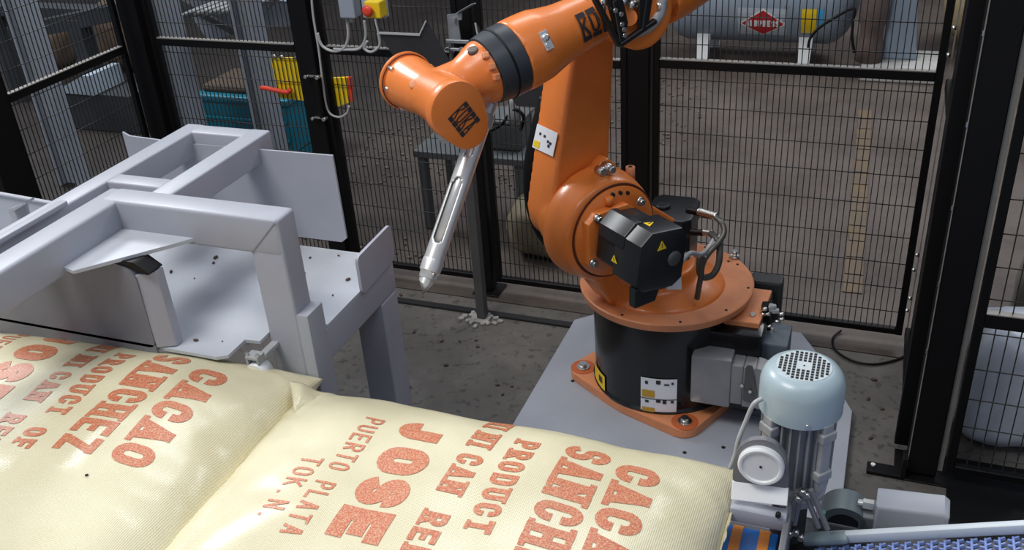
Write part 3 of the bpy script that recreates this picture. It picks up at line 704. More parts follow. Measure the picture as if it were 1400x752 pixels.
# gusset shelf
zg = .935
P = [at(a, b, z=zg) for a, b in ((79, 362), (84, 350), (128, 327), (133, 320), (160, 306), (180, 304), (188, 308), (235, 316), (262, 314), (271, 318), (269, 324), (235, 334), (100, 370))]
bm = NB(); add_prism(bm, P, (0, 0, -.009), .001); obj('gusset_plate', bm, GREYL, T)
# flat strip beside portal beam
tube('flat_bar', (-1.715, 1.50, zt2+.004), (-1.715, .80, zt2+.004), .022, .012, bev=.002)
tube('flat_bar', (-1.74, 1.50, zt2-.03), (-1.74, .80, zt2-.03), .006, .05, bev=.001)
# rear rectangular frame
zr = 1.0; cz_ = zr-.035
tube('hood_frame_bar', (-1.535, yp+.065, cz_), (-1.535, 2.03, cz_), .058, .07)
tube('hood_frame_bar', (-1.745, 1.30, cz_), (-1.745, 2.03, cz_), .055, .07)
tube('hood_frame_bar', (-1.507, 2.0, cz_), (-1.77, 2.0, cz_), .055, .0698)
tube('hood_frame_bar', (-1.56, 1.665, cz_), (-1.72, 1.665, cz_), .05, .0696)
# vertical hopper plate behind deck
P = [V(-1.283, 1.965, .735), V(-1.300, 1.965, .722), V(-1.95, 1.965, .722), V(-1.95, 1.965, .985), V(-1.93, 1.965, .975), V(-1.75, 1.965, .968), V(-1.285, 1.965, .972)]
bm = NB(); add_prism(bm, P, (0, .006, 0)); obj('back_plate', bm, GREY, T)
# guard box
def onp(a, b, z): return at(a, b, z=z)
byf = 1.418; bz = at(160, 361, y=byf).z; bx1 = at(185, 379, y=byf).x; bx0 = -1.97; byb = 1.48
sec = roundpoly([V(bx1, byf, .702), V(bx1-.0, byf, bz-.022), V(bx1-.035, byf, bz), V(bx0, byf, bz), V(bx0, byf, .702)], .02)
G3 = thing('guard_box', 'grey sheet-metal guard box with black top on the table deck', 'guard', (-1.8, 1.5, .702))
bm = NB(); add_prism(bm, sec, (0, .045, 0)); add_box(bm, ((bx0+bx1)/2, byf+.0035, .672), (bx1-bx0, .007, .075)); obj('shell', bm, mat('guard_grey', (.20, .205, .24), .45, var=.15, scale=5), G3)
bm = NB(); add_prism(bm, [V(bx1+.0005, byf+.002, .702), V(bx1+.042, byf+.022, .702), V(bx1+.040, byf+.022, bz-.02), V(bx1-.006, byf+.002, bz-.026)], (0, .025, 0), .002); obj('side_cheek', bm, GREY, G3)
bm = NB(); add_prism(bm, roundpoly([V(bx1+.040, byf+.004, bz-.018), V(bx1+.006, byf+.0, bz+.010), V(bx0, byf, bz+.010), V(bx0, byf, bz+.001), V(bx1-.02, byf, bz+.001), V(bx1+.030, byf+.004, bz-.021)], .006), (0, .045, 0)); obj('top_strip', bm, BLACK, G3, 'black rubber top strip')
# toggle clamp / caster on post
t = thing('swivel_caster', 'small bright caster wheel with bracket on the front of the portal post', 'caster', (-1.27, 1.50, .60))
c = at(355, 500, y=1.478)
bm = NB(); add_cyl(bm, c+V(-.0, -.022, -.012), c+V(0, .012, -.012), .027, n=28); obj('wheel', bm, WHITE, t)
bm = NB(); add_box(bm, c+V(-.004, -.004, .03), (.034, .03, .008), None, .002); add_box(bm, c+V(-.018, -.004, .012), (.005, .026, .036)); add_box(bm, c+V(.010, -.004, .012), (.005, .026, .036)); add_box(bm, c+V(.008, .035, .024), (.018, .056, .010), None, .001); obj('fork', bm, ALU, t)
for s in (-.018, .01):
    bm = NB(); add_cyl(bm, c+V(s, -.012, .034), c+V(s, -.012, .040), .005, n=8); obj('screw', bm, ZINC, t)
# left side sheet and bracket
t = thing('side_hopper', 'pale grey sheet hopper side with bolted bracket at the left edge', 'hopper', (-2.1, 1.7, .7))
P = [V(-2.5, 1.75, .88), V(-1.95, 1.75, .852), V(-1.95, 1.75, .72), V(-2.5, 1.75, .72)]
bm = NB(); add_prism(bm, P, (0, .008, 0)); obj('side_sheet', bm, GREYL, t)
bm = NB(); bar(bm, (-2.5, 1.748, .882), (-1.95, 1.748, .854), .012, .006, bev=.001); obj('folded_edge', bm, GREYL, t)
bm = NB(); add_prism(bm, [at(a, b, y=1.60) for a, b in ((12, 286), (34, 277), (41, 307), (24, 318), (18, 310))], (0, .008, 0)); add_prism(bm, [at(a, b, y=1.58) for a, b in ((10, 290), (34, 276), (35, 279), (12, 293))], (0, .03, 0)); obj('bracket', bm, GREYL, t)
bm = NB(); c = at(32, 302, y=1.60); add_cyl(bm, c, c+V(0, -.012, 0), .006, n=8); obj('bolt', bm, ZINC, t)
bm = NB(); add_box(bm, (-2.22, 1.62, .716), (.56, .26, .01)); obj('lower_sheet', bm, GREYL, t)

# ------------------------------------------------------------------ pedestal plate
PZ = .03
P = [V(-.935, 1.95, 0), V(.037, 1.95, 0), V(.037, 2.52, 0), V(-.105, 2.83, 0), V(-.155, 2.92, 0), V(-.80, 2.92, 0), V(-.93, 2.80, 0)]
bm = NB(); add_prism(bm, P, (0, 0, PZ), .002)
PED = tag(obj('pedestal_plate', bm, PLATE, origin=(-.45, 2.45, 0)), 'large grey-blue steel base plate on the floor under the robot', 'base plate')
for a, b in ((797, 494), (783, 521), (936, 619), (989, 612)):
    p = at(a, b, z=PZ); bm = NB(); add_cyl(bm, p+V(0, 0, .0), p+V(0, 0, .0015), .006, n=10); obj('tapped_hole', bm, DARK, PED)
bm = NB(); add_box(bm, (.02, 2.30, PZ+.10), (.006, .30, .20), None, .001)
bm.free()

# ------------------------------------------------------------------ robot
RO = V(-.541, 2.524, 0); RA = math.radians(-128)
FX = V(math.cos(RA), math.sin(RA), 0); MY = V(-math.sin(RA), math.cos(RA), 0); ZU = V(0, 0, 1)
def rl(x, y, z): return RO+FX*x+MY*y+ZU*z
RB = thing('robot_arm', 'orange six-axis robot arm on a round black base', 'robot', (RO.x, RO.y, PZ), RA)
# foot
lobes = [(.215*math.cos(a), .215*math.sin(a), .062) for a in [math.radians(k) for k in (-42, 64, 145, 238)]]
H = hull2([(0, 0, .232)]+lobes, 24)
H = hull2([(.25*math.cos(a), .25*math.sin(a), .052) for a in [math.radians(k) for k in (-42, 64, 145, 238)]]+[(0, 0, .225)], 24)
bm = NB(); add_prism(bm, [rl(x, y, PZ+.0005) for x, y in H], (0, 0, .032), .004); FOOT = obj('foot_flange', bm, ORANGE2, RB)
for k in (-42, 64, 145, 238):
    a = math.radians(k); p = rl(.262*math.cos(a), .262*math.sin(a), PZ+.0325)
    bm = NB(); add_cyl(bm, p-V(0, 0, .001), p+V(0, 0, .0012), .040, n=28); obj('bolt_pocket', bm, mat('pocket', (.50, .11, .03), .6) if 'pocket' not in bpy.data.materials else bpy.data.materials['pocket'], FOOT)
    bm = NB(); add_cyl(bm, p+V(0, 0, .001), p+V(0, 0, .005), .021, n=20); add_cyl(bm, p+V(0, 0, .005), p+V(0, 0, .017), .013, n=6); obj('foot_bolt', bm, ZINC, FOOT)
# drum
bm = NB(); add_rev(bm, rl(0, 0, PZ+.03), (0, 0, 1), [(0, .224), (.008, .226), (.016, .219), (.29, .222), (.3145, .224)], 72); DR = obj('base_drum', bm, BLACKG, RB, smooth=40)
bm = NB(); add_box(bm, (-.36, 2.52, .205), (.26, .29, .27), None, .012); obj('rear_box', bm, BLACKG, RB, smooth=35)
bm = NB(); add_prism(bm, [V(-.40, 2.42, .335), V(-.245, 2.42, .335), V(-.235, 2.62, .335), V(-.42, 2.62, .335)], (0, 0, .022), .003)
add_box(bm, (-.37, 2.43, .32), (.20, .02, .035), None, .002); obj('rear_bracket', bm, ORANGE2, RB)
bm = NB(); add_box(bm, (-.26, 2.70, .26), (.10, .06, .19), None, .01); obj('rear_housing', bm, mat('dark_grey_housing', (.035, .037, .038), .5), RB)
for p in (V(-.32, 2.52, .357), V(-.27, 2.46, .357)):
    bm = NB(); add_cyl(bm, p, p+V(0, 0, .006), .009, n=12); obj('bolt', bm, ZINC, RB)
# connector hoods
bm = NB(); add_box(bm, (-.360, 2.345, .205), (.115, .07, .165), None, .006); add_box(bm, (-.286, 2.345, .205), (.035, .062, .135), None, .005)
CN = obj('connector_housing', bm, CONN, RB, smooth=35)
bm = NB(); add_box(bm, (-.252, 2.345, .202), (.035, .064, .14), None, .006); add_prism(bm, roundpoly([V(-.236, 2.315, .135), V(-.236, 2.315, .275), V(-.20, 2.315, .265), V(-.13, 2.315, .235), V(-.13, 2.315, .145), V(-.18, 2.315, .130)], .008), (0, .06, 0)); obj('cable_hood', bm, CONN, RB, smooth=35)
bm = NB(); add_prism(bm, roundpoly([V(-.262, 2.308, .28), V(-.245, 2.308, .285), V(-.225, 2.308, .18), V(-.240, 2.308, .155), V(-.266, 2.308, .16)], .008), (0, .006, 0)); obj('locking_lever', bm, mat('lever_grey', (.12, .12, .12), .4, .4), RB)
for p in (V(-.269, 2.307, .215), V(-.245, 2.305, .20)):
    bm = NB(); add_cyl(bm, p, p+V(0, -.006, 0), .005, n=10); obj('screw', bm, ZINC, RB)
# decals on the drum (thin curved plates)
def drum_decal(px0, py0, px1, py1, m, name, off=.0015, lab=None):
    def ang(px, py):
        d = MC @ V((px-700)/1319.4, (py-376)/1319.4, 1.0); o = V(0, 0, CAM_H)-RO; r = .2235
        A = d.x**2+d.y**2; B = 2*(o.x*d.x+o.y*d.y); Cc = o.x**2+o.y**2-r*r; q = B*B-4*A*Cc
        tt = (-B-math.sqrt(max(q, 0)))/(2*A); p = o+tt*d; return math.atan2(p.y, p.x), p.z
    a0, za = ang(px0, py0); a1, _ = ang(px1, py0); _, zb = ang(px0, py1); n = 10; bm = NB(); r = .2215+off; prev = None
    for i in range(n+1):
        a = a0+(a1-a0)*i/n; row = [bm.verts.new(RO+V(r*math.cos(a), r*math.sin(a), z)) for z in (zb, za)]
        if prev: bm.faces.new((prev[0], row[0], row[1], prev[1]))
        prev = row
    return obj(name, bm, m, DR, lab)
drum_decal(876, 515, 926, 564, LABELW, 'safety_label', .0015, 'white pictogram label with ochre fields')
drum_decal(878, 531.5, 895, 541, OCHRE, 'label_field', .003, 'ochre field'); drum_decal(878, 555, 895, 563, OCHRE, 'label_field', .003, 'ochre field')
drum_decal(876, 542, 926, 543, INK, 'label_line', .003)
for (a, b, c, d) in ((882, 520, 886, 524), (897, 520, 903, 525), (908, 525, 915, 527), (918, 523, 921, 526), (882, 546, 887, 549), (897, 546, 903, 550), (906, 547, 911, 552), (917, 548, 921, 551)):
    drum_decal(a, b, c, d, INK, 'pictogram', .0035)
drum_decal(813, 493, 826, 535, YELLOW, 'warning_label', .0015, 'yellow warning label'); drum_decal(819, 511, 823, 519, INK, 'pictogram', .003)
# turntable
zd = .375
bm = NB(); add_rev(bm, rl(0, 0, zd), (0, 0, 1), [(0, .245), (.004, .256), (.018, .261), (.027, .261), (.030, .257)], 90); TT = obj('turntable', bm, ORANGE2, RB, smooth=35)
for a, r in ((-100, .245), (-60, .245), (20, .245), (60, .245), (95, .243), (130, .245), (165, .24), (172, .225), (200, .245)):
    p = rl(r*math.cos(math.radians(a)), r*math.sin(math.radians(a)), zd+.030); bm = NB(); add_cyl(bm, p, p+V(0, 0, .0012), .0045, n=10); obj('tapped_hole', bm, DARK, TT)
p = at(926, 415, z=zd+.031); bm = NB(); add_cyl(bm, p, p+V(0, 0, .004), .012, n=16); obj('plug', bm, WHITE, TT)
p = at(1004, 352, z=zd+.03); bm = NB(); add_cyl(bm, p, p+V(0, 0, .008), .016, n=16); add_cyl(bm, p+V(0, 0, .008), p+V(0, 0, .024), .011, n=6); obj('stop_bolt', bm, ZINC, TT)
bm = NB(); P = [at(a, b, z=zd+.030) for a, b in ((845, 433), (880, 425), (895, 430), (955, 438), (975, 436))]
bm.free()
# shoulder casting
bm = NB()
cxs, czs = .25, .672
add_rev(bm, rl(cxs, -.045, czs), MY, [(0, .150), (.012, .163), (.045, .163), (.095, .150), (.108, .143)], 60)
Hs = hull2([(cxs, czs, .12), (.225, .44, .02), (-.06, .43, .03), (.02, .60, .03)], 24)
add_prism(bm, [rl(x, -.045, z) for x, z in Hs], MY*.085)
Hs = hull2([(.04, .0, .12), (.165, .0, .06), (-.02, -.08, .08)], 20)
add_prism(bm, [rl(x, y, .398) for x, y in Hs], V(0, 0, .09))
add_rev(bm, rl(0.02, -.0, .398), ZU, [(0, .195), (.012, .19), (.03, .16), (.05, .12)], 50)
SH = cast(obj('shoulder_casting', bm, ORANGE, RB), .006, 8)
# wall of the motor well (sheet rising from disc behind the motor)
bm = NB(); n = 20
for i in range(n):
    pass
bm.free()
bm = NB(); add_rev(bm, rl(cxs-.008, .060, czs), MY, [(0, .138), (.0045, .138), (.0045, .137)], 60); obj('seal_groove', bm, mat('groove_dark', (.10, .02, .008), .6), RB)
bm = NB(); add_rev(bm, rl(cxs-.008, .058, czs), MY, [(0, .131), (.012, .131), (.014, .128), (.022, .112), (.024, .10)], 60); GF = obj('gear_flange', bm, ORANGE, RB, smooth=35)
oc = [(.085, .03), (.085, .07), (.06, .095), (-.045, .095), (-.075, .07), (-.085, .0), (-.085, -.05), (-.06, -.085), (.05, -.085), (.085, -.06)]
oc = [(cxs+.018+a, czs+.0+b*.95) for a, b in oc]
bm = NB(); add_prism(bm, [rl(x, .072, z) for x, z in oc], MY*.034, .004); obj('motor_flange', bm, ORANGE, RB, smooth=30)
for k in (100, 112, 88):
    a = math.radians(k); p = rl(cxs+.118*math.cos(a), .071, czs+.118*math.sin(a)); bm = NB(); add_cyl(bm, p, p+MY*.012, .0055, n=10); obj('tapped_hole', bm, DARK, GF)
p = rl(cxs+.02, .082, czs+.105); bm = NB(); add_cyl(bm, p-ZU*.01, p+ZU*.012, .012, n=14); obj('boss', bm, ORANGE, GF)
# axis-2 motor
def mrot(c, ang): return c
mc = (.262, .687)
sec1 = [(.078, -.062), (.078, .05), (.045, .082), (-.052, .082), (-.074, .055), (-.074, -.062), (-.045, -.083), (.052, -.083)]
rot = math.radians(8)
def ms(pts, sc=1, dx=0, dz=0): return [(mc[0]+dx+sc*(a*math.cos(rot)-b*math.sin(rot)), mc[1]+dz+sc*(a*math.sin(rot)+b*math.cos(rot))) for a, b in pts]
bm = NB(); add_prism(bm, [rl(x, .108, z) for x, z in ms(sec1, .86)], MY*.13, .005)
add_prism(bm, [rl(x, .195, z) for x, z in ms(sec1, 1.0)], MY*.105, .006); MO = obj('shoulder_motor', bm, MOTORB, RB, smooth=30)
bm = NB(); add_prism(bm, [rl(x, .125, z) for x, z in ms([(.083, .02), (.083, .055), (.05, .089), (.03, .089), (.03, .02)], .97)], MY*.11, .004); obj('side_rib', bm, MOTORB, MO, smooth=30)
bm = NB(); p = rl(mc[0]-.035, .300, mc[1]-.005); add_rev(bm, p, MY, [(0, .021), (.004, .021), (.007, .014), (.008, .004)], 24); obj('end_button', bm, mat('dull_grey_plastic', (.06, .062, .066), .5), MO)
bm = NB(); add_prism(bm, [rl(mc[0]+a, .268, mc[1]+b) for a, b in ((.085, -.06), (.085, -.115), (.02, -.115), (-.005, -.06))], MY*.028, .003); obj('terminal_block', bm, MOTORB, MO)
def tri(p, u, v, s, par):
    bm = NB(); n = u.cross(v).normalized()
    if n.dot(V(0, 0, CAM_H)-p) < 0: n = -n
    A = [p+u*(-s)+v*(-s*.8), p+u*s+v*(-s*.8), p+v*s]; add_prism(bm, [q+n*.0003 for q in A], n*.0012)
    o = obj('warning_triangle', bm, YELLOW, par, 'yellow warning triangle')
    bm = NB(); bar(bm, p+v*(-s*.4)+n*.002, p+v*(s*.45)+n*.002, .002, .001, bev=0); obj('warning_symbol', bm, INK, o)
tri(rl(*[(mc[0]+.005), .3005, (mc[1]+.045)]), -FX, ZU, .014, MO)
tri(rl(mc[0]+.0, .245, mc[1]+.0828), MY, -FX, .013, MO)
tri(rl(mc[0]+.083, .205, mc[1]-.008), MY, ZU, .012, MO)
for a, b in ((.062, .05), (.062, -.065), (-.055, .075)):
    x, z = ms([(a*1.18, b*1.12)])[0]; p = rl(x, .105, z); bm = NB(); add_cyl(bm, p, p+MY*.008, .012, n=14); add_cyl(bm, p+MY*.008, p+MY*.018, .0085, n=6); obj('motor_bolt', bm, ZINC, RB)
# axis-1 motor behind
c1 = (-.045, -.03)
def sq(cx, cy, w, d, ch): return [(cx-w+ch, cy-d), (cx+w-ch, cy-d), (cx+w, cy-d+ch), (cx+w, cy+d-ch), (cx+w-ch, cy+d), (cx-w+ch, cy+d), (cx-w, cy+d-ch), (cx-w, cy-d+ch)]
wa = math.radians(128)
def rsq(w, d, ch):  # box square to the world axes around c1, in robot coordinates
    out = []
    for x, y in sq(0, 0, w, d, ch):
        out.append((c1[0]+x*math.cos(wa)-y*math.sin(wa), c1[1]+x*math.sin(wa)+y*math.cos(wa)))
    return out
bm = NB(); add_prism(bm, [rl(x, y, .43) for x, y in rsq(.066, .080, .018)], V(0, 0, .14), .003)
add_prism(bm, [rl(x, y, .56) for x, y in rsq(.07, .088, .022)], V(0, 0, .062), .006); M1 = obj('waist_motor', bm, MOTORB, RB, smooth=30)
bm = NB(); p = rl(c1[0]+.02, c1[1]-.02, .621); add_rev(bm, p, ZU, [(0, .022), (.008, .022), (.010, .018)], 24); obj('end_button', bm, MOTORB, M1)
pm = RO+FX*c1[0]+MY*c1[1]
tri(V(pm.x+.02, pm.y-.0905, .572), V(1, 0, 0), ZU, .013, M1)
# connectors and braided cables
def cab(pts, r, m=HOSE, name='motor_cable', par=RB, n=8): bm = NB(); add_tube(bm, spline(pts, 6), r, n); return obj(name, bm, m, par, smooth=180)
def ry(px, py, y): return at(px, py, y=y)
yc = 2.38
cab([ry(940, 287, 2.50), ry(958, 291, 2.48), ry(976, 296, 2.46)], .0105, BLACK, 'connector_plug'); cab([ry(955, 289, 2.475), ry(966, 292, 2.465), ry(980, 296, 2.45)], .0115, ZINC, 'connector_ring')
cab([ry(945, 317, 2.48), ry(956, 318, 2.47), ry(966, 318, 2.46)], .010, BLACK, 'connector_plug'); cab([ry(962, 317, 2.46), ry(974, 319, 2.45)], .010, ZINC, 'connector_ring')
cab([ry(978, 297, 2.45), ry(987, 305, 2.42), ry(990, 318, 2.40), ry(982, 332, 2.38), ry(970, 345, 2.36), ry(961, 360, 2.35), ry(958, 380, 2.35), ry(955, 396, 2.36), ry(953, 408, 2.365)], .008)
cab([ry(972, 319, 2.45), ry(982, 330, 2.40), ry(984, 345, 2.38), ry(982, 362, 2.37), ry(974, 376, 2.36), ry(962, 379, 2.36), ry(956, 370, 2.36), ry(957, 350, 2.37)], .0095)
cab([ry(978, 325, 2.42), ry(966, 342, 2.37), ry(956, 348, 2.33), ry(944, 346, 2.29), ry(932, 358, 2.25), ry(922, 372, 2.22), ry(914, 386, 2.20)], .0065, ALU)
cab([ry(986, 322, 2.42), ry(974, 340, 2.38), ry(963, 352, 2.35)], .007, ALU)
cab([ry(918, 380, 2.20), ry(910, 388, 2.18), ry(898, 391, 2.17)], .010, BLACK, 'connector_plug')
cab([ry(940, 348, 2.30), ry(930, 354, 2.26)], .009, ZINC, 'connector_ring')
p = [at(a, b, y=2.29) for a, b in ((905, 380), (931, 372), (932, 396), (912, 396))]
bm = NB(); add_prism(bm, p, (0, .001, 0)); obj('paper_label', bm, LABELW, RB, 'white label behind motor')
# link arm
HL = hull2([(.283, .69, .098), (.262, .90, .062), (.207, 1.21, .064)], 28)
bm = NB(); add_prism(bm, [rl(x, -.165, z) for x, z in HL], MY*.121, .014)
add_rev(bm, rl(.272, -.10, .678), MY, [(0, .112), (.07, .125), (.09, .12)], 40)
LK = cast(obj('link_arm', bm, ORANGE, RB), .006, 5)
bm = NB(); y0 = -.045
# raised boss pad and hinge stop near the shoulder
add_prism(bm, [rl(x, -.05, z) for x, z in hull2([(.215, .835, .022), (.185, .80, .02), (.25, .80, .02)], 12)], MY*.05); add_box(bm, rl(.235, -.02, .80), (.05, .05, .06), Matrix.Rotation(RA, 3, 'Z'))
cast(obj('stop_boss', bm, ORANGE, RB), .005, 5)
bm = NB(); p = rl(.228, .005, .842); add_cyl(bm, p, p+MY*.03-ZU*.002, .014, n=16); add_cyl(bm, p+MY*.03, p+MY*.042, .010, n=6); add_cyl(bm, p+FX*.022-ZU*.004, p+FX*.022+MY*.03-ZU*.004, .012, n=14); obj('stop_buffer', bm, ZINC, RB)
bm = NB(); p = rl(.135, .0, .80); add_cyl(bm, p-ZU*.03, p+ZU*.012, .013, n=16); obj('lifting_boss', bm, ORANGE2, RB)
bm = NB(); add_cyl(bm, p+ZU*.011, p+ZU*.0135, .006, n=12); obj('tapped_hole', bm, DARK, RB)
# sticker on front face of the link
def lface(px, py):   # narrow front face of the link arm: plane through x = const leaning
    best = None
    d = MC @ V((px-700)/1319.4, (py-376)/1319.4, 1.0); o = V(0, 0, CAM_H)-RO
    # plane: x = .335 - .176*(z-.9)
    # (o+t d).FX + .176*(o+t d).z = .335+.176*.9
    nrm = FX+ZU*.2115; k = .341+.2115*.90; tt = (k-o.dot(nrm))/d.dot(nrm); return o+tt*d+RO, nrm.normalized()
q = [lface(*p) for p in ((736, 169), (764, 182), (757, 214), (729, 201))]
nn = q[0][1]
bm = NB(); add_prism(bm, [a[0]+nn*.0025 for a in q], nn*.001); LS = obj('safety_label', bm, LABELW, LK, 'white label with pictograms')
def sub(q, u0, v0, u1, v1):
    A, B, C_, D = [a[0] for a in q]
    f = lambda u, v: (A*(1-u)+B*u)*(1-v)+(D*(1-u)+C_*u)*v
    return [f(u0, v0), f(u1, v0), f(u1, v1), f(u0, v1)]
bm = NB(); add_prism(bm, [a+nn*.0037 for a in sub(q, .05, .66, .32, .93)], nn*.001); obj('label_field', bm, YELLOW, LK)
bm = NB()
for u, v in ((.2, .28), (.42, .30), (.62, .45), (.74, .48)): add_prism(bm, [a+nn*.0037 for a in sub(q, u, v, u+.09, v+.10)], nn*.001)
add_prism(bm, [a+nn*.0037 for a in sub(q, .68, .6, .78, .72)], nn*.001)
obj('pictogram', bm, INK, LK)
# black hose behind the link
P = [rl(*p) for p in ((.262, -.215, .985), (.296, -.215, .90), (.325, -.215, .80), (.333, -.21, .70), (.315, -.20, .60), (.27, -.19, .52))]
cab(P, .022, BLACK, 'energy_hose', n=12)
# forearm
fa = rl(.180, .04, 1.285); fb = rl(.700, .04, 1.168); ax = (fb-fa).normalized(); Lf = (fb-fa).length
bm = NB()
add_rev(bm, fa, ax, [(0, .066), (.13, .066), (.20, .071), (.235, .078), (.27, .0865), (.31, .0885), (.345, .0885)], 56)
add_cyl(bm, rl(.19, -.05, 1.268), rl(.19, .13, 1.268), .088, n=40)
add_cyl(bm, fa-ax*.13, fa+ax*.05, .078, n=40)
FA = cast(obj('forearm', bm, ORANGE, RB), .0055, 4)
bm = NB(); add_rev(bm, fa+ax*.343, ax, [(0, .084), (.004, .0875), (.028, .0875), (.06, .084), (.078, .081), (.081, .074)], 56); obj('forearm_ring', bm, RUBBER, RB, smooth=35)
bm = NB(); add_rev(bm, fa+ax*.345, ax, [(.035, .0878), (.0375, .0882), (.040, .0878)], 56); obj('ring_groove', bm, BLACK, RB)
# wrist casting
w0 = fa+ax*.415
CX, CZ = .727, 1.162
bm = NB(); add_rev(bm, w0, ax, [(0, .0765), (.014, .0765), (.04, .066), (.07, .055), (.10, .048)], 48)
add_cyl(bm, w0+ax*.02, rl(CX-.01, .02, CZ), .053, .055, 30)
add_rev(bm, rl(CX, -.105, CZ), MY, [(0, .064), (.02, .065), (.06, .061), (.12, .056), (.17, .059), (.235, .063)], 48)
add_cyl(bm, rl(CX, -.01, CZ), rl(CX-.03, .0, 1.09), .042, .036, 26)
# little casting lugs
for a in (20, 75, 130, 200, 260, 320):
    M_ = frame_from(ax); u = M_ @ V(math.cos(math.radians(a)), math.sin(math.radians(a)), 0)
    add_box(bm, w0+ax*.018+u*.066, (.014, .014, .03), M_)
WR = cast(obj('wrist_casting', bm, ORANGE, RB), .0045, 5)
bm = NB(); add_rev(bm, rl(CX, -.128, CZ), MY, [(0, .052), (.004, .066), (.012, .071), (.020, .071), (.0225, .067)], 48); obj('wrist_cap', bm, ORANGE, WR, smooth=35)
HP = hull2([(CX+.002, CZ-.004, .067), (CX-.024, CZ-.052, .050)], 34)
bm = NB(); add_prism(bm, [rl(x, .118, z) for x, z in HP], MY*.032, .004); CP = obj('wrist_cover', bm, ORANGE, WR, 'pear-shaped orange cover', smooth=35)
bm = NB(); add_tube(bm, [rl(CX+.0665*math.cos(2*PI*i/48), -.1065, CZ+.0665*math.sin(2*PI*i/48)) for i in range(48)], .0018, 6, True); obj('cap_groove', bm, mat('seam_dark', (.12, .025, .01), .6), WR)
for a, b in ((.045, .045), (.062, .0), (.03, -.055), (-.055, .03)):
    p = rl(CX+a, -.1, CZ+b); bm = NB(); add_cyl(bm, p, p+MY*.02, .006, n=10); obj('cap_screw', bm, ZINC, WR)
for (px, py, yy) in ((594, 111, .0),):
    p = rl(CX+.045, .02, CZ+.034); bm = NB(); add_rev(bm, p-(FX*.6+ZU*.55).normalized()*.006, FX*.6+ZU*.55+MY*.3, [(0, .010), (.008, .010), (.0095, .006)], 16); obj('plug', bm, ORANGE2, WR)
M_ = frame_from(ax)
d_ = (V(0, 0, CAM_H)-w0).normalized(); up_ = (ZU-ax*ax.dot(ZU)).normalized(); sd_ = (MY).normalized()
u = (up_*.93-sd_*.0+sd_*.25).normalized()
p = w0+ax*.030+u*.066; bm = NB(); add_rev(bm, p, u, [(0, .013), (.008, .013), (.010, .009)], 16); obj('drain_plug', bm, mat('plug_dark', (.12, .09, .08), .5), WR)
for k in range(3):
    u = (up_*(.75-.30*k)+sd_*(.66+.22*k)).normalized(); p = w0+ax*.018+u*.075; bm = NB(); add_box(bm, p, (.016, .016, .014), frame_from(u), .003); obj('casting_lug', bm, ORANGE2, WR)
# silver type plate on the forearm
u = (up_*.42+sd_*.9).normalized(); tv = ax.cross(u).normalized(); p = fa+ax*.288+u*.0885
bm = NB(); add_box(bm, p, (.022, .046, .003), Matrix((ax, tv, u)).transposed(), .001); SP = obj('vent_plate', bm, STEEL, FA)
bm = NB(); add_rev(bm, p+tv*.006, u, [(0, .009), (.006, .009), (.008, .005)], 16); add_rev(bm, p-tv*.012, u, [(0, .007), (.006, .007)], 16); obj('plug', bm, ZINC, FA)
# robot lettering (outlined blocks)
def logo(c, u, v, n, w, h, par, sw=None):
    """block letters with dark outline bars, u = reading direction"""
    bm = NB(); tx = 'KUKA'; pit = w/4
    for i, ch in enumerate(tx):
        o_ = c-u*w/2-v*h/2+u*i*pit
        letter(bm, ch, lambda a, b, o_=o_: curvefix(o_+u*a+v*b, n), pit*.84, h, pit*.22, False, res=.006)
    obj('lettering', bm, INK, par, 'dark block lettering')
    for s in (-1, 1):
        bm = NB()
        for i in range(4):
            o_ = c-u*w/2+v*(s*h*.5)+u*i*pit
            A = [o_, o_+u*pit*.86, o_+u*pit*.86+v*s*h*.30, o_+v*s*h*.30]
            B = [curvefix(a, n) for a in A]; vs = [bm.verts.new(b) for b in B]; bm.faces.new(vs)
        obj('lettering_bar', bm, INK, par)
CURVE = None
def curvefix(p, n): return CURVE(p) if CURVE else p+n*.0012
CURVE = None
# on the wrist cover: reading direction runs down the picture
cc = rl(CX-.012, .1503, CZ-.028)
uu = (-FX*.52-ZU*.85).normalized(); vv = (-FX*.85+ZU*.52).normalized()
logo(cc, uu, vv, MY, .064, .036, CP)
def fcurve(p):
    t_ = (p-fa).dot(ax); s_ = min(max(t_, 0), .345)
    rad = np.interp(s_, [0, .13, .20, .235, .27, .31], [.078, .066, .071, .078, .0865, .0885])
    if t_ < .06: rad = .082
    if t_ >= .06 and t_ < .13: rad = .080-(t_-.06)/.07*.012
    q = p-(fa+ax*t_); return fa+ax*t_+q.normalized()*(rad+.0035)
CURVE = fcurve
u_ = (up_*.25+sd_*.97).normalized(); tv = (up_*.97-sd_*.25).normalized()
cc = fa+ax*.125+u_*.075
logo(cc, -ax, tv, u_, .12, .050, FA)
CURVE = None
q = fa+ax*.04-up_*.045+sd_*.070
bm = NB(); P = [q, q+(-ax)*.045+up_*.02, q+(-ax)*.058-up_*.006, q+(ax)*.018-up_*.03]
add_prism(bm, [a+sd_*.012 for a in P], sd_*.0015); obj('warning_triangle', bm, LABELW, FA, 'white label with black mark')
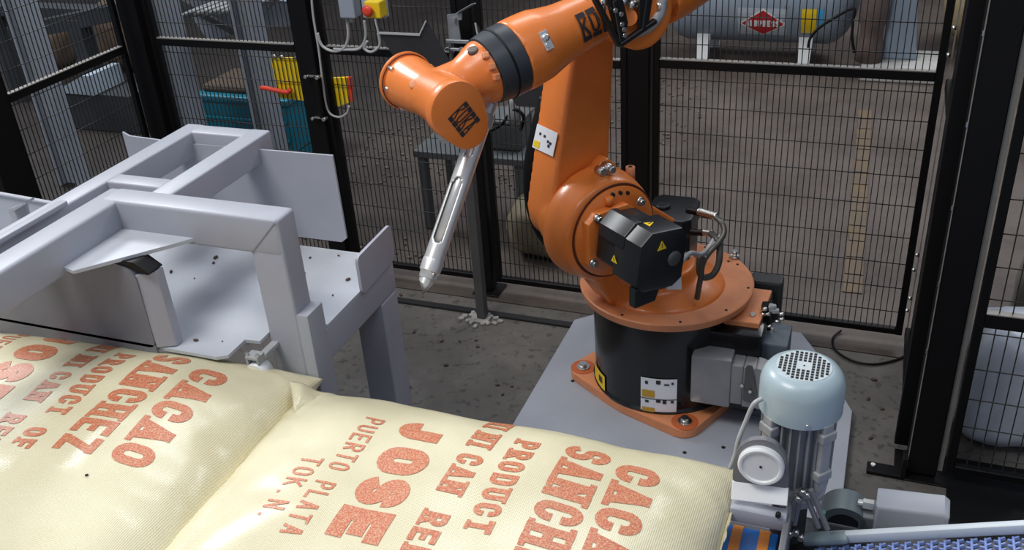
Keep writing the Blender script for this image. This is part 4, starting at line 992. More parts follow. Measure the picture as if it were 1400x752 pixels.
# elbow rear: orange lobe, motors, bracket
bm = NB(); add_rev(bm, fa-ax*.30-up_*.03, ax, [(0, .03), (.02, .055), (.07, .070), (.15, .078), (.2, .078)], 40); cast(obj('forearm_rear', bm, ORANGE, RB), .006, 5)
for k, (s, dz) in enumerate(((.06, .055), (-.06, .052), (.0, .10))):
    c = fa-ax*.34+up_*(dz)+sd_*s; bm = NB(); M_ = Matrix((ax, sd_, up_)).transposed(); add_box(bm, c, (.30, .085, .075), M_, .01); mo = obj('wrist_motor', bm, MOTORB, RB, smooth=30)
    if k == 0: tri(c+sd_*.043-ax*.02-up_*.012, ax, up_, .014, mo)
BR = lambda a, b, y=.13: None
def ryl(px, py, y):
    d = MC @ V((px-700)/1319.4, (py-376)/1319.4, 1.0); o = V(0, 0, CAM_H); tt = ((RO+MY*y-o).dot(MY))/d.dot(MY); return o+tt*d
bm = NB()
for a, b in (((812, -4), (846, 62)), ((846, 62), (896, 28)), ((838, 0), (848, 56)), ((884, -4), (878, 40))):
    bar(bm, ryl(*a, .15), ryl(*b, .15), .012, .016, MY)
add_prism(bm, [ryl(a, b, .145) for a, b in ((826, -6), (848, -6), (856, 30), (850, 56), (842, 50))], MY*.008)
add_prism(bm, [ryl(a, b, .145) for a, b in ((872, -6), (890, -6), (884, 32), (872, 38))], MY*.008); obj('hose_bracket', bm, BRACK, RB)
bm = NB(); add_cyl(bm, ryl(860, 24, .10), ryl(860, 24, .135), .020, n=24); obj('elbow_boss', bm, ORANGE, RB)
bm = NB(); add_tube(bm, spline([ryl(a, b, .13) for a, b in ((860, 50), (875, 44), (890, 34), (902, 18), (906, -4))], 5), [.008+.006*min(i/8, 1) for i in range(21)], 10); obj('signal_sleeve', bm, ALU, RB, smooth=180)
for a, b in ((848, 19), (849, 33), (852, 40), (853, 48), (840, 14)):
    bm = NB(); c = ryl(a, b, .155); add_cyl(bm, c, c+MY*.006, .006, n=8); obj('bolt', bm, ZINC, RB)
for a, b in ((826, 2), (852, 2), (864, 6), (903, 8)):
    bm = NB(); c = ryl(a, b, .13); add_cyl(bm, c-FX*.014, c+FX*.014, .011, n=14); obj('hose_fitting', bm, ZINC, RB)
bm = NB(); add_tube(bm, spline([ryl(a, b, .06) for a, b in ((800, -4), (812, 6), (822, 14), (830, -2))], 5), .010, 8); obj('energy_hose', bm, BLACK, RB)
# tool flange (connects wrist to lance)
bm = NB(); add_cyl(bm, rl(CX-.03, .0, 1.098), rl(CX-.045, .0, 1.055), .034, n=28); add_cyl(bm, rl(CX-.045, .0, 1.057), rl(CX-.05, .0, 1.040), .030, n=28); obj('tool_flange', bm, ALU, RB, smooth=35)
LST = mat('lance_steel', (.74, .74, .73), .36, .6, var=.10, scale=30)
# ------------------------------------------------------------------ sampling lance
LT = thing('sampling_lance', 'bright stainless sampling lance with pointed tip hanging from the robot wrist', 'lance', rl(.851, .112, .71))
Zd = 2.336
def atZ(px, py, Z): return V(0, 0, CAM_H)+(MC @ V((px-700)/1319.4, (py-376)/1319.4, 1.0))*Z
A = atZ(667, 140, 2.36); B = atZ(592, 358, 2.325); Tp = atZ(578, 404, 2.315)
dl = (B-A).normalized(); Ll = (B-A).length; RL_ = .0245
toc = (V(0, 0, CAM_H)-B); toc = (toc-dl*toc.dot(dl)).normalized(); sd = dl.cross(toc).normalized()
def lp(s, a, r): return A+dl*s+(toc*math.cos(a)+sd*math.sin(a))*r
bm = NB(); nS, nA = 90, 32; ga = []
for i in range(nS+1):
    ga.append([bm.verts.new(lp(Ll*i/nS, 2*PI*k/nA, RL_)) for k in range(nA)])
def in_slot(s, a):
    a = (a+PI) % (2*PI)-PI
    for s0, s1, a0, wd in ((.085, .15, .25, .40), (.205, .375, .35, .62)):
        m_ = (s0+s1)/2*Ll/.42; hl = (s1-s0)/2*Ll/.42
        e = abs(s-m_)/hl
        if e < 1 and abs(a-a0) < wd*math.sqrt(1-max(0, (e-.7)/.3)**2 if e > .7 else 1): return True
    return False
for i in range(nS):
    for k in range(nA):
        s = Ll*(i+.5)/nS; a = 2*PI*(k+.5)/nA
        if in_slot(s, a): continue
        j = (k+1) % nA; bm.faces.new((ga[i][k], ga[i][j], ga[i+1][j], ga[i+1][k])).smooth = True
LB = obj('tube', bm, LST, LT, smooth=60); sm = LB.modifiers.new('wall', 'SOLIDIFY'); sm.thickness = .003; sm.offset = -1
bm = NB(); add_cyl(bm, A+dl*.003, B-dl*.003, .0175, n=20); obj('inner_tube', bm, LST, LT)
bm = NB(); add_rev(bm, B-dl*.006, dl, [(0, .0252), (.004, .0262), (.03, .0258), (.034, .0225), (.048, .021)], 36); obj('collar', bm, LST, LT, smooth=35)
bm = NB(); c0 = B+dl*.034; n = 24
ring = [bm.verts.new(c0+(toc*math.cos(2*PI*k/n)+sd*math.sin(2*PI*k/n))*.0185+dl*(.014+.010*math.cos(2*PI*k/n))) for k in range(n)]
ring0 = [bm.verts.new(c0-dl*.01+(toc*math.cos(2*PI*k/n)+sd*math.sin(2*PI*k/n))*.0185) for k in range(n)]
tip = bm.verts.new(Tp)
for k in range(n):
    j = (k+1) % n; bm.faces.new((ring0[k], ring0[j], ring[j], ring[k])); bm.faces.new((ring[k], ring[j], tip))
bm.faces.new(ring0[::-1]); obj('pointed_tip', bm, LST, LT, smooth=30)
bm = NB(); p = B+dl*.030+(toc*.8-sd*.6)*.020; add_rev(bm, p, toc*.8-sd*.6, [(0, .006), (.003, .006), (.004, .003)], 12); obj('screw', bm, ZINC, LT)
bm = NB(); bar(bm, rl(CX-.05, .0, 1.045), A+dl*.045+(-toc)*.014, .035, .02); add_rev(bm, A+dl*.03, dl, [(0, .0245), (.002, .029), (.03, .029), (.032, .0245)], 28); obj('clamp', bm, ALU, LT, smooth=35)

# ------------------------------------------------------------------ pneumatic valve cluster behind the robot base
t = thing('valve_cluster', 'small pneumatic valve cluster with bright fittings beside the robot base', 'valve', (-.21, 2.5, .3))
def vc(a, b, y=2.5): return at(a, b, y=y)
bm = NB(); bar(bm, vc(1046, 415), vc(1052, 458), .03, .02); bar(bm, vc(1038, 430), vc(1040, 462), .014, .014); obj('manifold', bm, BLACK, t)
for a, b, s in ((1050, 421, .022), (1060, 425, .014), (1057, 419, .012)):
    bm = NB(); add_box(bm, vc(a, b), (s*1.5, s, s*.9), Matrix.Rotation(.3, 3, 'Z'), .002); obj('valve_body', bm, ALU, t)
for a, b in ((1045, 423), (1049, 430), (1051, 447), (1036, 458), (1068, 430), (1068, 437), (1043, 430), (1062, 440)):
    bm = NB(); c = vc(a, b, 2.48); add_cyl(bm, c-V(.008, 0, 0), c+V(.008, 0, .002), .0055, n=8); obj('fitting', bm, ZINC, t)
bm = NB(); add_box(bm, (-.21, 2.47, .165), (.10, .12, .27), None, .006); obj('bracket', bm, mat('bluegrey_dark', (.10, .125, .15), .5), t)
for a in (1046, 1056):
    bm = NB(); bar(bm, vc(a, 448, 2.47), vc(a-1, 470, 2.47), .01, .008); obj('rod', bm, ALU, t)

# ------------------------------------------------------------------ conveyor motor
mcx, mcy = -.069, 1.512
MT = thing('gear_motor', 'upright grey-blue electric motor with round perforated fan cover beside the sacks', 'motor', (mcx, mcy, .56))
zt_ = .852; r0 = .0755
bm = NB(); add_rev(bm, (mcx, mcy, zt_-.088), (0, 0, 1), [(0, r0), (.055, r0), (.070, r0-.004), (.080, r0-.011), (.086, r0-.021), (.088, r0-.027)], 64); FC = obj('fan_cover', bm, MOTORG, MT, smooth=45)
bm = NB(); add_rev(bm, (mcx, mcy, zt_-.0003), (0, 0, 1), [(0, r0-.027), (.0008, r0-.027)], 48); obj('grille_plate', bm, mat('grille_pale', (.52, .58, .60), .4), FC)
slots = NB(); 
for i in range(-5, 6):
    for k in range(-5, 6):
        x = i*.0082; y = k*.0082
        if math.hypot(x, y) > .0455 or (abs(i) <= 1 and abs(k) <= 1 and not (i == 0 and k == 0)): continue
        s = .0052 if (i or k) else .003
        add_box(slots, (mcx+x, mcy+y, zt_+.0008), (s, s*1.15, .0008))
sl = obj('grille_slots', slots, DARK, FC); sl['kind'] = 'stuff'
bm = NB(); add_cyl(bm, (mcx, mcy, .60), (mcx, mcy, zt_-.085), .056, n=40); MB_ = obj('stator', bm, CONN, MT, smooth=40)
FIN = mat('fin_alu', (.30, .31, .325), .45, .15)
for k in range(26):
    a = 2*PI*k/26
    if False: continue
    u = V(math.cos(a), math.sin(a), 0); bm = NB(); M_ = Matrix((u, V(-u.y, u.x, 0), V(0, 0, 1))).transposed()
    add_box(bm, V(mcx, mcy, .692)+u*.060, (.016, .0035, .155), M_); obj('cooling_fin', bm, FIN, MT)
for a in (-132, -42, 48, 138):
    u = V(math.cos(math.radians(a)), math.sin(math.radians(a)), 0); M_ = Matrix((u, V(-u.y, u.x, 0), V(0, 0, 1))).transposed()
    bm = NB(); add_box(bm, V(mcx, mcy, .69)+u*.066, (.022, .024, .155), M_, .003)
    add_box(bm, V(mcx, mcy, .74)+u*.07, (.022, .034, .02), M_, .003); add_box(bm, V(mcx, mcy, .65)+u*.07, (.022, .034, .02), M_, .003); obj('mounting_boss', bm, ALU, MT)
for a in (-75, 15, -165):
    u = V(math.cos(math.radians(a)), math.sin(math.radians(a)), 0); p = V(mcx, mcy, zt_-.078)+u*(r0-.001); bm = NB(); add_cyl(bm, p, p+u*.004, .0045, n=10); obj('screw', bm, ZINC, FC)
bm = NB(); add_rev(bm, (mcx, mcy, .558), (0, 0, 1), [(0, .055), (.006, .062), (.022, .064), (.026, .060), (.034, .060), (.038, .066), (.052, .066)], 48); obj('end_shield', bm, ALU, MT, smooth=40)
bm = NB(); add_cyl(bm, (mcx, mcy+.006, .44), (mcx, mcy+.006, .56), .034, n=32); add_box(bm, (mcx+.022, mcy+.035, .22), (.08, .06, .44), None, .006); obj('gearbox', bm, mat('dark_gearbox', (.055, .06, .065), .45, .3), MT, smooth=35)
bm = NB(); add_tube(bm, spline([at(1042, 545, y=1.46), at(1030, 553, y=1.45), at(1020, 575, y=1.45), at(1010, 600, y=1.44), at(1005, 622, y=1.44), at(998, 640, y=1.44)], 6), .0045, 7); tag(obj('cable', bm, CABLE), 'grey cable dropping from the upright motor toward the sack', 'cable')
# ------------------------------------------------------------------ roller head beside the motor
t = thing('bearing_bracket', 'grey bracket with round white disc between the sack and the upright motor', 'bracket', (-.12, 1.42, .43))
yb = 1.40
BRG = mat('bracket_grey', (.20, .20, .215), .45, .2)
def pb(a, b, y=yb): return at(a, b, y=y)
P = [pb(1001, 658), pb(1003, 630), pb(1010, 612), pb(1025, 602), pb(1045, 601), pb(1062, 608), pb(1074, 624), pb(1077, 645), pb(1078, 668)]
bm = NB(); add_prism(bm, roundpoly(P, .008, 3), (0, .012, 0), .001); obj('plate', bm, BRG, t)
c = pb(1041, 634); bm = NB(); add_rev(bm, c+V(0, 0, 0), (0, -1, 0), [(0, .041), (.010, .041), (.013, .038), (.0125, .034), (.009, .032)], 44); DS = obj('disc', bm, WHITE, t, 'round white plastic disc', smooth=35)
bm = NB(); add_cyl(bm, c+V(0, -.006, 0), c+V(0, -.0105, 0), .0025, n=10); obj('centre_screw', bm, INK, t)
bm = NB(); A_ = [pb(1001, 658), pb(1078, 668), pb(1076, 692, 1.385), pb(999, 683, 1.385)]; add_prism(bm, A_, (0, .006, -.002), .001); obj('bright_strip', bm, mat('white_strip', (.92, .93, .94), .4), t)
bm = NB(); q0 = pb(999, 697, 1.38); q1 = pb(1074, 712, 1.38); add_box(bm, ((q0.x+q1.x)/2, 1.392, .588), (q1.x-q0.x+.004, .03, .034), None, .005); obj('cross_beam', bm, GREY, t, smooth=35)
bm = NB(); c = pb(1064, 704, 1.377); add_cyl(bm, c+V(0, .004, 0), c+V(0, -.004, 0), .005, n=12); obj('bolt_hole', bm, DARK, t)
bm = NB(); add_box(bm, (q1.x+.002, 1.385, .33), (.012, .16, .53), None, .003); obj('side_plate', bm, BRG, t)
# main belt conveyor under the sacks
CV = thing('sack_conveyor', 'blue belt conveyor with orange cross bars carrying the two sacks', 'conveyor', (-1.0, 1.1, 0))
ra = .05; zb_ = .492-ra; ye = 1.432
prof = []
bx_l, bx_r = -2.45, -.082
def beltprof(r):
    out = [(ye-k*.02, zb_+r) for k in range(40, 0, -1)]
    out += [(ye+r*math.cos(a), zb_+r*math.sin(a)) for a in [PI/2-PI*i/14 for i in range(15)]]
    return out
bm = NB()
pr = beltprof(ra); pr2 = beltprof(ra-.006)
vs0 = [bm.verts.new((bx_l, y, z)) for y, z in pr]+[bm.verts.new((bx_l, y, z)) for y, z in pr2[::-1]]
vs1 = [bm.verts.new((bx_r, y, z)) for y, z in pr]+[bm.verts.new((bx_r, y, z)) for y, z in pr2[::-1]]
n = len(vs0)
for i in range(n): bm.faces.new((vs0[i], vs0[(i+1) % n], vs1[(i+1) % n], vs1[i]))
bm.faces.new(vs0); bm.faces.new(vs1[::-1]); obj('belt', bm, BLUEB, CV, smooth=30)
k = 0; x = bx_r-.024
while x > bx_l+.02:
    bm = NB(); pr3 = beltprof(ra+.0025)
    A0 = [bm.verts.new((x-.010, y, z)) for y, z in pr3]; A1 = [bm.verts.new((x+.010, y, z)) for y, z in pr3]
    B0 = [bm.verts.new((x-.010, y, z)) for y, z in pr]; B1 = [bm.verts.new((x+.010, y, z)) for y, z in pr]
    for i in range(len(pr3)-1):
        bm.faces.new((A0[i], A0[i+1], A1[i+1], A1[i])); bm.faces.new((A0[i], A0[i+1], B0[i+1], B0[i])); bm.faces.new((A1[i], A1[i+1], B1[i+1], B1[i]))
    obj('orange_bar', bm, ORB, CV); x -= .052
bm = NB(); add_cyl(bm, (bx_l, ye, zb_), (bx_r, ye, zb_), ra-.008, n=32); obj('roller', bm, ALU, CV, smooth=35)
for x in (bx_l+.03, -1.3, bx_r-.05):
    for y in (.62, 1.25):
        bm = NB(); add_box(bm, (x, y, .16), (.05, .05, .32), None, .004); obj('leg', bm, GREY, CV)
bm = NB(); add_box(bm, ((bx_l+bx_r)/2, .6, .33), (bx_r-bx_l, .04, .05), None, .004); obj('cross_member', bm, GREY, CV)

# ------------------------------------------------------------------ right hand conveyor
RC = thing('mesh_conveyor', 'small inclined conveyor with blue-grey mesh belt at the bottom right corner', 'conveyor', (.18, 1.4, 0))
q0 = at(1106, 739, y=1.47); q1 = at(1400, 723, y=1.47)
dr = (q1-q0).normalized()
def rc(s, y, h): return q0+dr*s+V(0, y-1.47, 0)+V(-dr.z, 0, dr.x)*h
WR2 = mat('white_rail', (.60, .66, .70), .35)
bm = NB(); add_box(bm, rc(.29, 1.47, .004), (.50, .016, .022), Matrix.Rotation(-math.atan2(dr.z, dr.x), 3, 'Y'), .004); obj('side_rail', bm, WR2, RC, 'pale side rail', smooth=35)
bm = NB(); add_box(bm, rc(.035, 1.465, .008), (.085, .03, .014), Matrix.Rotation(-math.atan2(dr.z, dr.x), 3, 'Y'), .005); obj('rail_end', bm, mat('teal_grey_cast', (.26, .33, .35), .4), RC, smooth=35)
BM = mat('mesh_belt', (.20, .21, .23), .5); BMB = mat('mesh_belt_link', (.24, .33, .66), .45)
bm = NB(); add_prism(bm, [rc(.01, 1.10, -.03), rc(.50, 1.10, -.03), rc(.50, 1.462, -.03), rc(.01, 1.462, -.03)], V(0, 0, .015)); add_cyl(bm, rc(.018, 1.10, -.045), rc(.018, 1.462, -.045), .03, n=30); obj('belt_bed', bm, BM, RC, smooth=30)
for k in range(21):
    s = .02+k*.0225
    bm = NB(); add_box(bm, rc(s, 1.28, -.010), (.0045, .36, .008), Matrix.Rotation(-math.atan2(dr.z, dr.x), 3, 'Y'), .001, 1)
    for j in range(26):
        for e in (-1, 1):
            add_box(bm, rc(s+e*.0055, 1.455-j*.014+.003*e, -.010), (.008, .0035, .006), Matrix.Rotation(-math.atan2(dr.z, dr.x), 3, 'Y') @ Matrix.Rotation(.35*e, 3, 'Z'))
    obj('belt_link_row', bm, BMB, RC)
for x in (.06, .40):
    for y in (1.14, 1.44):
        bm = NB(); add_box(bm, (x, y, .22), (.04, .04, .44), None, .004); obj('leg', bm, GREY, RC)
bm = NB(); add_box(bm, (.24, 1.12, .44), (.42, .03, .05), None, .003); obj('frame_beam', bm, GREY, RC)
bm = NB(); add_box(bm, (.24, 1.44, .44), (.42, .03, .05), None, .003); obj('frame_beam', bm, GREY, RC)
# bearing housing + terminal box
t = thing('terminal_box', 'pale grey motor terminal box with cable gland beside the mesh conveyor', 'terminal box', (.155, 1.62, .40))
yy = 1.60; PA = [at(a, b, y=yy) for a, b in ((1199, 692), (1298, 704), (1297, 722), (1197, 732))]
TB = mat('terminal_grey', (.40, .42, .46), .4, var=.06)
yF = 1.535; a0 = at(1198, 694, y=yF); a1 = at(1299, 708, y=yF); x0, x1 = a0.x, a1.x; dB = at(1206, 666, z=a0.z+.012).y-yF
P = [V(x0, yF, .42), V(x0, yF, a0.z), V(x1-.01, yF, a1.z+.002), V(x1, yF, a1.z-.006), V(x1, yF, .42)]
bm = NB(); add_prism(bm, P, (0, dB, .012), .006); obj('housing', bm, TB, t, smooth=40)
bm = NB(); add_box(bm, (x0-.012, 1.585, .455), (.03, .06, .06), None, .004); obj('flange', bm, CONN, t)
bm = NB(); c = at(1184, 690, y=1.585); add_cyl(bm, c+V(.014, 0, 0), c+V(-.006, 0, 0), .012, n=6); add_cyl(bm, c+V(-.004, 0, 0), c+V(-.016, 0, 0), .010, n=14); obj('cable_gland', bm, ZINC, t, smooth=30)
bm = NB(); add_box(bm, ((x0+x1)/2, 1.60, .34), (.09, .07, .18), None, .005); add_box(bm, ((x0+x1)/2, 1.60, .13), (.05, .05, .26), None, .004); obj('support', bm, CONN, t)
t = thing('bearing_housing', 'grey-green arched bearing housing at the end of the mesh conveyor', 'bearing', (.03, 1.55, .44))
bm = NB(); c = V(.036, 1.555, .452); ou = [(math.cos(a), math.sin(a)) for a in [PI*i/16 for i in range(17)]]
P = [c+V(.048*a, 0, .046*b) for a, b in ou]+[c+V(-.048, 0, -.03), c+V(-.032, 0, -.03)]+[c+V(.032*a, 0, .030*b) for a, b in ou[::-1]]+[c+V(.048, 0, -.03)]
P = [c+V(.048*a, 0, .046*b) for a, b in ou]+[c+V(-.032*a, 0, .030*b) for a, b in ou]
bm = NB(); add_prism(bm, P, (0, .06, 0)); obj('arch', bm, mat('greengrey_cast', (.17, .21, .22), .42, .2), t, smooth=35)
bm = NB(); add_cyl(bm, c+V(0, .004, 0), c+V(0, .056, 0), .0298, n=24); obj('bearing_insert', bm, mat('bearing_dark', (.04, .045, .05), .4, .5), t, smooth=35)
bm = NB(); add_box(bm, c+V(.0, .03, -.021), (.11, .06, .04), None, .004); obj('base', bm, BRG, t)
bm = NB(); cc2 = c+V(-.042, -.01, .024); add_cyl(bm, cc2, cc2+V(0, 0, .012), .006, n=10); obj('grease_cap', bm, mat('green_cap', (.03, .25, .16), .4), t)
bm = NB(); add_box(bm, (.036, 1.585, .205), (.10, .05, .41), None, .004); obj('support', bm, BRG, t)
# spring rods
t = thing('tension_rods', 'bundle of dark tensioning rods with bright nuts below the upright motor', 'tensioner', (-.05, 1.45, .40))
for a, b in (((1096, 668), (1086, 718)), ((1099, 670), (1120, 722)), ((1108, 668), (1132, 725)), ((1089, 675), (1082, 712))):
    bm = NB(); bar(bm, at(*a, y=1.435), at(*b, y=1.425), .009, .009); obj('rod', bm, BRG, t)
for a, b in ((1098, 673), (1092, 682), (1103, 677), (1080, 730), (1095, 735), (1088, 728)):
    bm = NB(); c = at(a, b, y=1.425); add_cyl(bm, c-V(0, .006, 0), c+V(0, .006, 0), .006, n=6); obj('nut', bm, ZINC, t)
bm = NB(); add_box(bm, (-.035, 1.40, .42), (.09, .09, .05), None, .004); obj('anchor_block', bm, DARK, t)
bm = NB(); add_box(bm, (-.035, 1.41, .20), (.05, .05, .40), None, .004); obj('support', bm, BRG, t)

# ------------------------------------------------------------------ sacks
KS = .9375
class Sack:
    def __init__(s, cx, cy, a, b, zm, T, Tb, seed, nx=3.2, ny=2.8, yaw=0.0):
        cx, cy, a, b, T, Tb = [q*KS for q in (cx, cy, a, b, T, Tb)]; zm = CAM_H-(CAM_H-zm)*KS
        s.__dict__.update(locals())
    def edge(s, u, v):
        x = s.a*u*(1-.035*(1-v*v)+.012*noise.noise(V(v*2.5, s.seed, 1)))
        y = s.b*v*(1-.05*(1-abs(u)**2.2)*0+.03*u*u-.0+.018*noise.noise(V(u*2.5, s.seed, 5)))
        c, n = math.cos(s.yaw), math.sin(s.yaw); return s.cx+c*x-n*y, s.cy+n*x+c*y
    def top(s, u, v, off=0.0):
        u_ = max(-1, min(1, u)); v_ = max(-1, min(1, v))
        f = (max(0, 1-abs(u_)**s.nx))**.55*(max(0, 1-abs(v_)**s.ny))**.6
        x, y = s.edge(u_, v_)
        w = .016*noise.noise(V(x*2.6, y*2.6, s.seed))+.006*noise.noise(V(x*7, y*7, s.seed+3))
        wr = .006*abs(noise.noise(V(x*9+y*5, y*16, s.seed+8)))*(abs(u_)**3+abs(v_)**4)
        z = s.zm+s.T*f+w*min(1, f*2)-wr*min(1, f*3)
        return V(x, y, z+off)
    def bot(s, u, v):
        f = (max(0, 1-abs(u)**6))**.5*(max(0, 1-abs(v)**6))**.5
        x, y = s.edge(u, v); return V(x, y, s.zm-s.Tb*f)
    def inv(s, x, y):
        yw = s.yaw; s.yaw = 0
        r = s.inv0(x, y); s.yaw = yw; return r
    def inv0(s, x, y):
        u, v = (x-s.cx)/s.a, (y-s.cy)/s.b
        for _ in range(6):
            X, Y = s.edge(u, v); u += (x-X)/s.a; v += (y-Y)/s.b
        return u, v
    def mesh(s):
        bm = NB(); nu, nv = 110, 80
        f = lambda i, n: math.sin(PI*(i/n-.5))*.5+(i/n*2-1)*.5
        us = [f(i, nu) for i in range(nu+1)]; vs = [f(j, nv) for j in range(nv+1)]
        Tg = [[bm.verts.new(s.top(u, v)) for v in vs] for u in us]
        Bg = [[Tg[i][j] if i in (0, nu) or j in (0, nv) else bm.verts.new(s.bot(us[i], vs[j])) for j in range(nv+1)] for i in range(nu+1)]
        for i in range(nu):
            for j in range(nv):
                bm.faces.new((Tg[i][j], Tg[i+1][j], Tg[i+1][j+1], Tg[i][j+1]))
                try: bm.faces.new((Bg[i][j], Bg[i][j+1], Bg[i+1][j+1], Bg[i+1][j]))
                except ValueError: pass
        return bm
    def text(s, line, x0, x1, ystart, pitch, sw, par, wf=.80, serif=True, yslope=0.0):
        """print line reading toward -y, letter tops toward +x"""
        x0, x1, ystart, pitch, sw = [q*KS for q in (x0, x1, ystart, pitch, sw)]
        h = x1-x0
        if ' ' in line:
            for m_ in line.split(' '):
                k = line.index(m_); s.text0(m_, x0, x1, ystart-k*pitch, pitch, sw, par, wf, serif)
        else: s.text0(line, x0, x1, ystart, pitch, sw, par, wf, serif)
    def text0(s, line, x0, x1, ystart, pitch, sw, par, wf, serif):
        bm = NB(); h = x1-x0
        for i, ch in enumerate(line):
            y0 = ystart-i*pitch
            if ch == ' ' or y0 > s.cy+s.b*1.02 or y0 < s.cy-s.b*.98: continue
            def mp(a, b, y0=y0):
                x = x0+b; y = y0-a; u, v = s.inv(x, y); v = min(v, .995); return s.top(u, v, .0011)
            wd = pitch*wf*(.42 if ch == 'I' else (.8 if ch == 'J' else 1))
            letter(bm, ch, mp, wd, h, sw, serif, res=.009)
        return obj('printed_word', bm, PRINT, par)
S2 = Sack(-.698, 1.215, .535, .375, .497, .114, .087, 3.0, 4.8, 3.6, math.radians(.5))
S1 = Sack(-1.726, 1.155, .566, .425, .51, .135, .095, 9.0, 4.0, 4.2, math.radians(6))
S2t = obj('cacao_sack', S2.mesh(), SACK, smooth=180); tag(S2t, 'pale yellow woven sack with red stencilled lettering, right-hand one beside the motor', 'sack', 'stencilled cacao sacks on the conveyor')
S1t = obj('cacao_sack', S1.mesh(), SACK, smooth=180); tag(S1t, 'pale yellow woven sack with red stencilled lettering, left-hand one with a glossy highlight', 'sack', 'stencilled cacao sacks on the conveyor')
L2 = [('CACAO', -.400, -.312, 1.465, .0745, .0225, .82, True), ('SANCHEZ', -.512, -.418, 1.487, .0655, .020, .80, True), ('PRODUCT OF', -.622, -.566, 1.465, .0435, .0125, .76, True),
      ('DOMINICAN REP', -.712, -.655, 1.645, .0445, .0125, .76, True), ('JOSE', -.868, -.757, 1.45, .092, .034, .86, False), ('PUERTO PLATA', -.956, -.910, 1.435, .0307, .0062, .72, False), ('TOK.N.', -1.022, -.974, 1.283, .0335, .0062, .72, False)]
for l in L2: S2.text(l[0], l[1], l[2], l[3], l[4], l[5], S2t, l[6], l[7])
L1 = [('CACAO', -1.405, -1.318, 1.478, .0735, .0225, .82, True), ('SANCHEZ', -1.532, -1.438, 1.505, .058, .0185, .80, True), ('PRODUCT OF', -1.635, -1.580, 1.470, .039, .0115, .76, True),
      ('DOMINICAN REP', -1.722, -1.668, 1.595, .041, .0115, .76, True), ('JOSE', -1.880, -1.775, 1.52, .086, .032, .86, False), ('PUERTO PLATA', -1.975, -1.93, 1.49, .031, .0062, .72, False)]
for l in L1: S1.text(l[0], l[1]+.010, l[2]+.010, l[3]-(l[1]+1.728)*.104-.006, l[4], l[5], S1t, l[6], l[7])
# seams: flattened selvedge with wavy stitches
def seam(S, u, par, v0=-1, v1=1, wd=.022, sgn=1):
    bm = NB(); n = 90; prev = None
    for j in range(n+1):
        v = v0+(v1-v0)*j/n; p = S.top(u, v); wv = .0012*math.sin(j*1.1)+.006*noise.noise(V(j*.13, 1, S.seed))
        q = p+V(sgn*(wd+wv), 0, .010+wv); row = [bm.verts.new(p+V(-sgn*.004, 0, .004)), bm.verts.new(p+V(sgn*wd*.5, 0, .012+wv)), bm.verts.new(q), bm.verts.new(p+V(sgn*wd*.5, 0, .004)), bm.verts.new(p+V(-sgn*.004, 0, -.003))]
        if prev:
            for k in range(5): bm.faces.new((prev[k], row[k], row[(k+1) % 5], prev[(k+1) % 5]))
        prev = row
    return obj('seam', bm, SACK, par, smooth=60)
def stitch(S, u, par, off):
    bm = NB()
    for j in range(62):
        v = -1+2*(j+.5)/70; p = S.top(u, v)+off; q = S.top(u, v+.016)+off; add_tube(bm, [p, (p+q)/2+V(0, 0, .003), q], .0016, 5)
    return obj('stitching', bm, SEAM, par)
seam(S1, 1.0, S1t, -.95, .86, wd=.008); seam(S2, 1.0, S2t, -.9, .85, wd=.005)
stitch(S1, 1.0, S1t, V(.004, 0, .015))
# folded ear at the back corner of the right sack
bm = NB(); gr = []
E0 = S2.top(-.97, .93); 
c_top = at(398, 520, y=1.50)
c00 = at(396, 520, z=.655); c10 = at(463, 541, z=.61); c01 = at(402, 560, z=.660); c11 = at(446, 572, z=.62)
for i in range(15):
    row = []
    for j in range(11):
        s_, t_ = i/14, j/10
        p = (c00*(1-s_)+c10*s_)*(1-t_)+(c01*(1-s_)+c11*s_)*t_
        p = p+V(0, 0, .020*math.sin(PI*min(s_*1.2, 1))*math.sin(PI*t_)+.010*math.sin(s_*8+t_*2)*s_*(1-s_)*2+.003*math.sin(t_*12)*s_-.012*t_*s_-.02*(t_ > .95))
        row.append(bm.verts.new(p))
    gr.append(row)
for i in range(14):
    for j in range(10): bm.faces.new((gr[i][j], gr[i+1][j], gr[i+1][j+1], gr[i][j+1]))
e = obj('corner_ear', bm, SACK, S2t, smooth=180); m = e.modifiers.new('cloth', 'SOLIDIFY'); m.thickness = .004
# thread knot on the left sack
bm = NB(); kc = S1.top(*S1.inv(-1.80, 1.50)); rnd = random.Random(3)
kc = at(160, 466, y=1.455)
for k in range(7):
    P = []; a0 = rnd.random()*6
    for i in range(9):
        a = a0+i*1.05; r = .010+.012*rnd.random(); P.append(kc+V(r*1.6*math.cos(a)+(k-3)*.003, .01*rnd.random(), r*.9*math.sin(a)))
    add_tube(bm, spline(P, 4), .0011, 5)
add_tube(bm, spline([kc+V(-.05, 0, -.012), kc+V(-.03, 0, -.006), kc, kc+V(.02, 0, -.01)], 5), .0011, 5)
obj('thread_knot', bm, mat('thread', (.52, .55, .42), .8), S1t, 'loose knot of pale string')
bm = NB(); p = S1.top(*S1.inv(*at(106, 692, z=.67)[:2]))
add_box(bm, p+V(0, 0, .002), (.006, .004, .003), Matrix.Rotation(.6, 3, 'Z'), .001); obj('fleck', bm, INK, S1t)

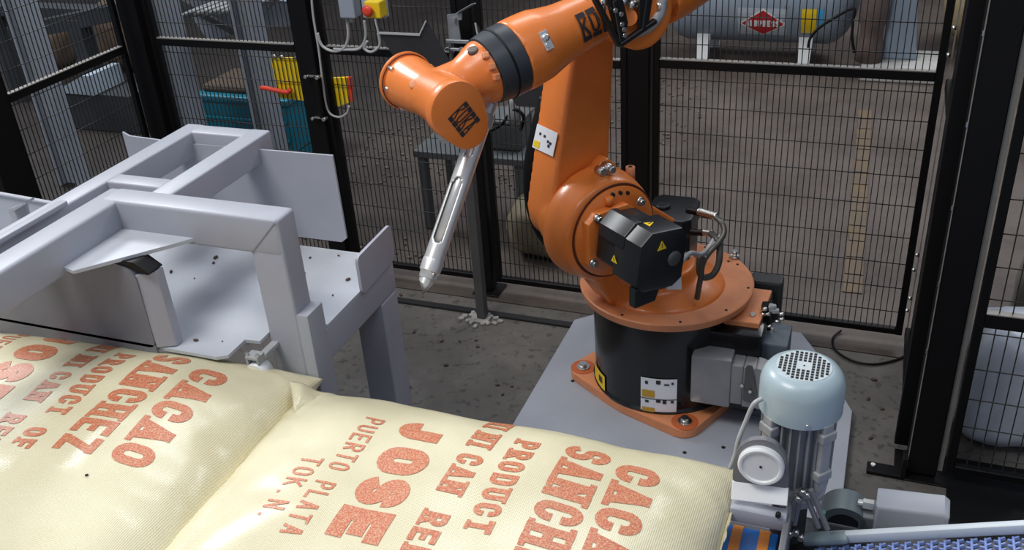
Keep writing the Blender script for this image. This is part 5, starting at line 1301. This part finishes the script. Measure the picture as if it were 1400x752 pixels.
# ------------------------------------------------------------------ loose cacao beans
bm = NB(); bmesh.ops.create_icosphere(bm, subdivisions=2, radius=1)
for v in bm.verts: v.co = V(v.co.x*.0085, v.co.y*.005, v.co.z*.0035+.0033)
bean0 = obj('cacao_bean', bm, BEAN, smooth=180, origin=(0, 0, 0)); first = True
def bean(px, py, z, label, group, s=1.0, rz=None):
    global first
    o = bean0 if first else bean0.copy()
    if not first: COL.objects.link(o)
    first = False
    p = at(px, py, z=z); o.location = p; o.rotation_euler = (0, 0, random.random()*3 if rz is None else rz); o.scale = (s, s, s)
    tag(o, label, 'bean', group)
BL = ['dark cacao bean right of the portal post, the larger of a touching pair', 'pale cacao bean right of the portal post, the smaller of a touching pair', 'dark cacao bean on the deck beside the upright stop lip', 'small cacao bean near the rear edge of the deck, right of the post', 'tiny crumb near the rear deck edge, nearest the stop lip corner', 'tiny crumb near the sloping right edge of the deck', 'dark cacao bean right under the front portal beam', 'small cacao bean just below the one under the portal beam',
      'single cacao bean near the right tip of the gusset plate shadow', 'flat cacao husk near the front edge of the deck', 'tiny crumb in the middle of the deck under the portal', 'tiny crumb at the front of the deck beside the portal post']
for k, (a, b, s) in enumerate(((414, 374, 1.0), (405, 374, .8), (476, 383, .9), (424, 353, .6), (463, 350, .5), (455, 404, .45), (295, 353, 1.0), (292, 360, .7), (234, 372, .8), (268, 466, .8), (266, 381, .4), (304, 467, .35))):
    bean(a, b, .7005, BL[k], 'cacao beans on the table deck', s)
for k in range(16):
    a, b = [(548, 404), (604, 467), (628, 467), (651, 466), (653, 475), (680, 527), (700, 529), (687, 540), (560, 530), (610, 500), (566, 455), (735, 438), (1195, 520), (1187, 546), (1206, 560), (1190, 600)][k]
    bean(a, b, .0005, 'small dark bean fragment on the concrete left of the robot base' if k < 12 else 'small dark bean fragment on the concrete between base plate and gate', 'crumbs on the concrete left of the base' if k < 12 else 'crumbs on the concrete near the gate', .8+.5*random.random())
# crumb litter outside the fence
bm = NB(); rr = random.Random(5)
for k in range(900):
    x = -2.6+1.7*rr.random()**1.2; y = 3.02+2.6*rr.random(); s = .004+.007*rr.random()
    if x > -1.5 and y < 3.65 or 3.3 < y < 3.75: continue
    add_box(bm, (x, y, s*.3), (s*1.8, s, s*.6), Matrix.Rotation(rr.random()*3, 3, 'Z'))
tag(obj('bean_litter', bm, mat('litter', (.05, .035, .028), .8, col2=(.19, .16, .13), scale=3)), 'scattered bean husk litter on the hall floor behind the fence', 'litter', kind='stuff')
print('objects', len(bpy.data.objects))
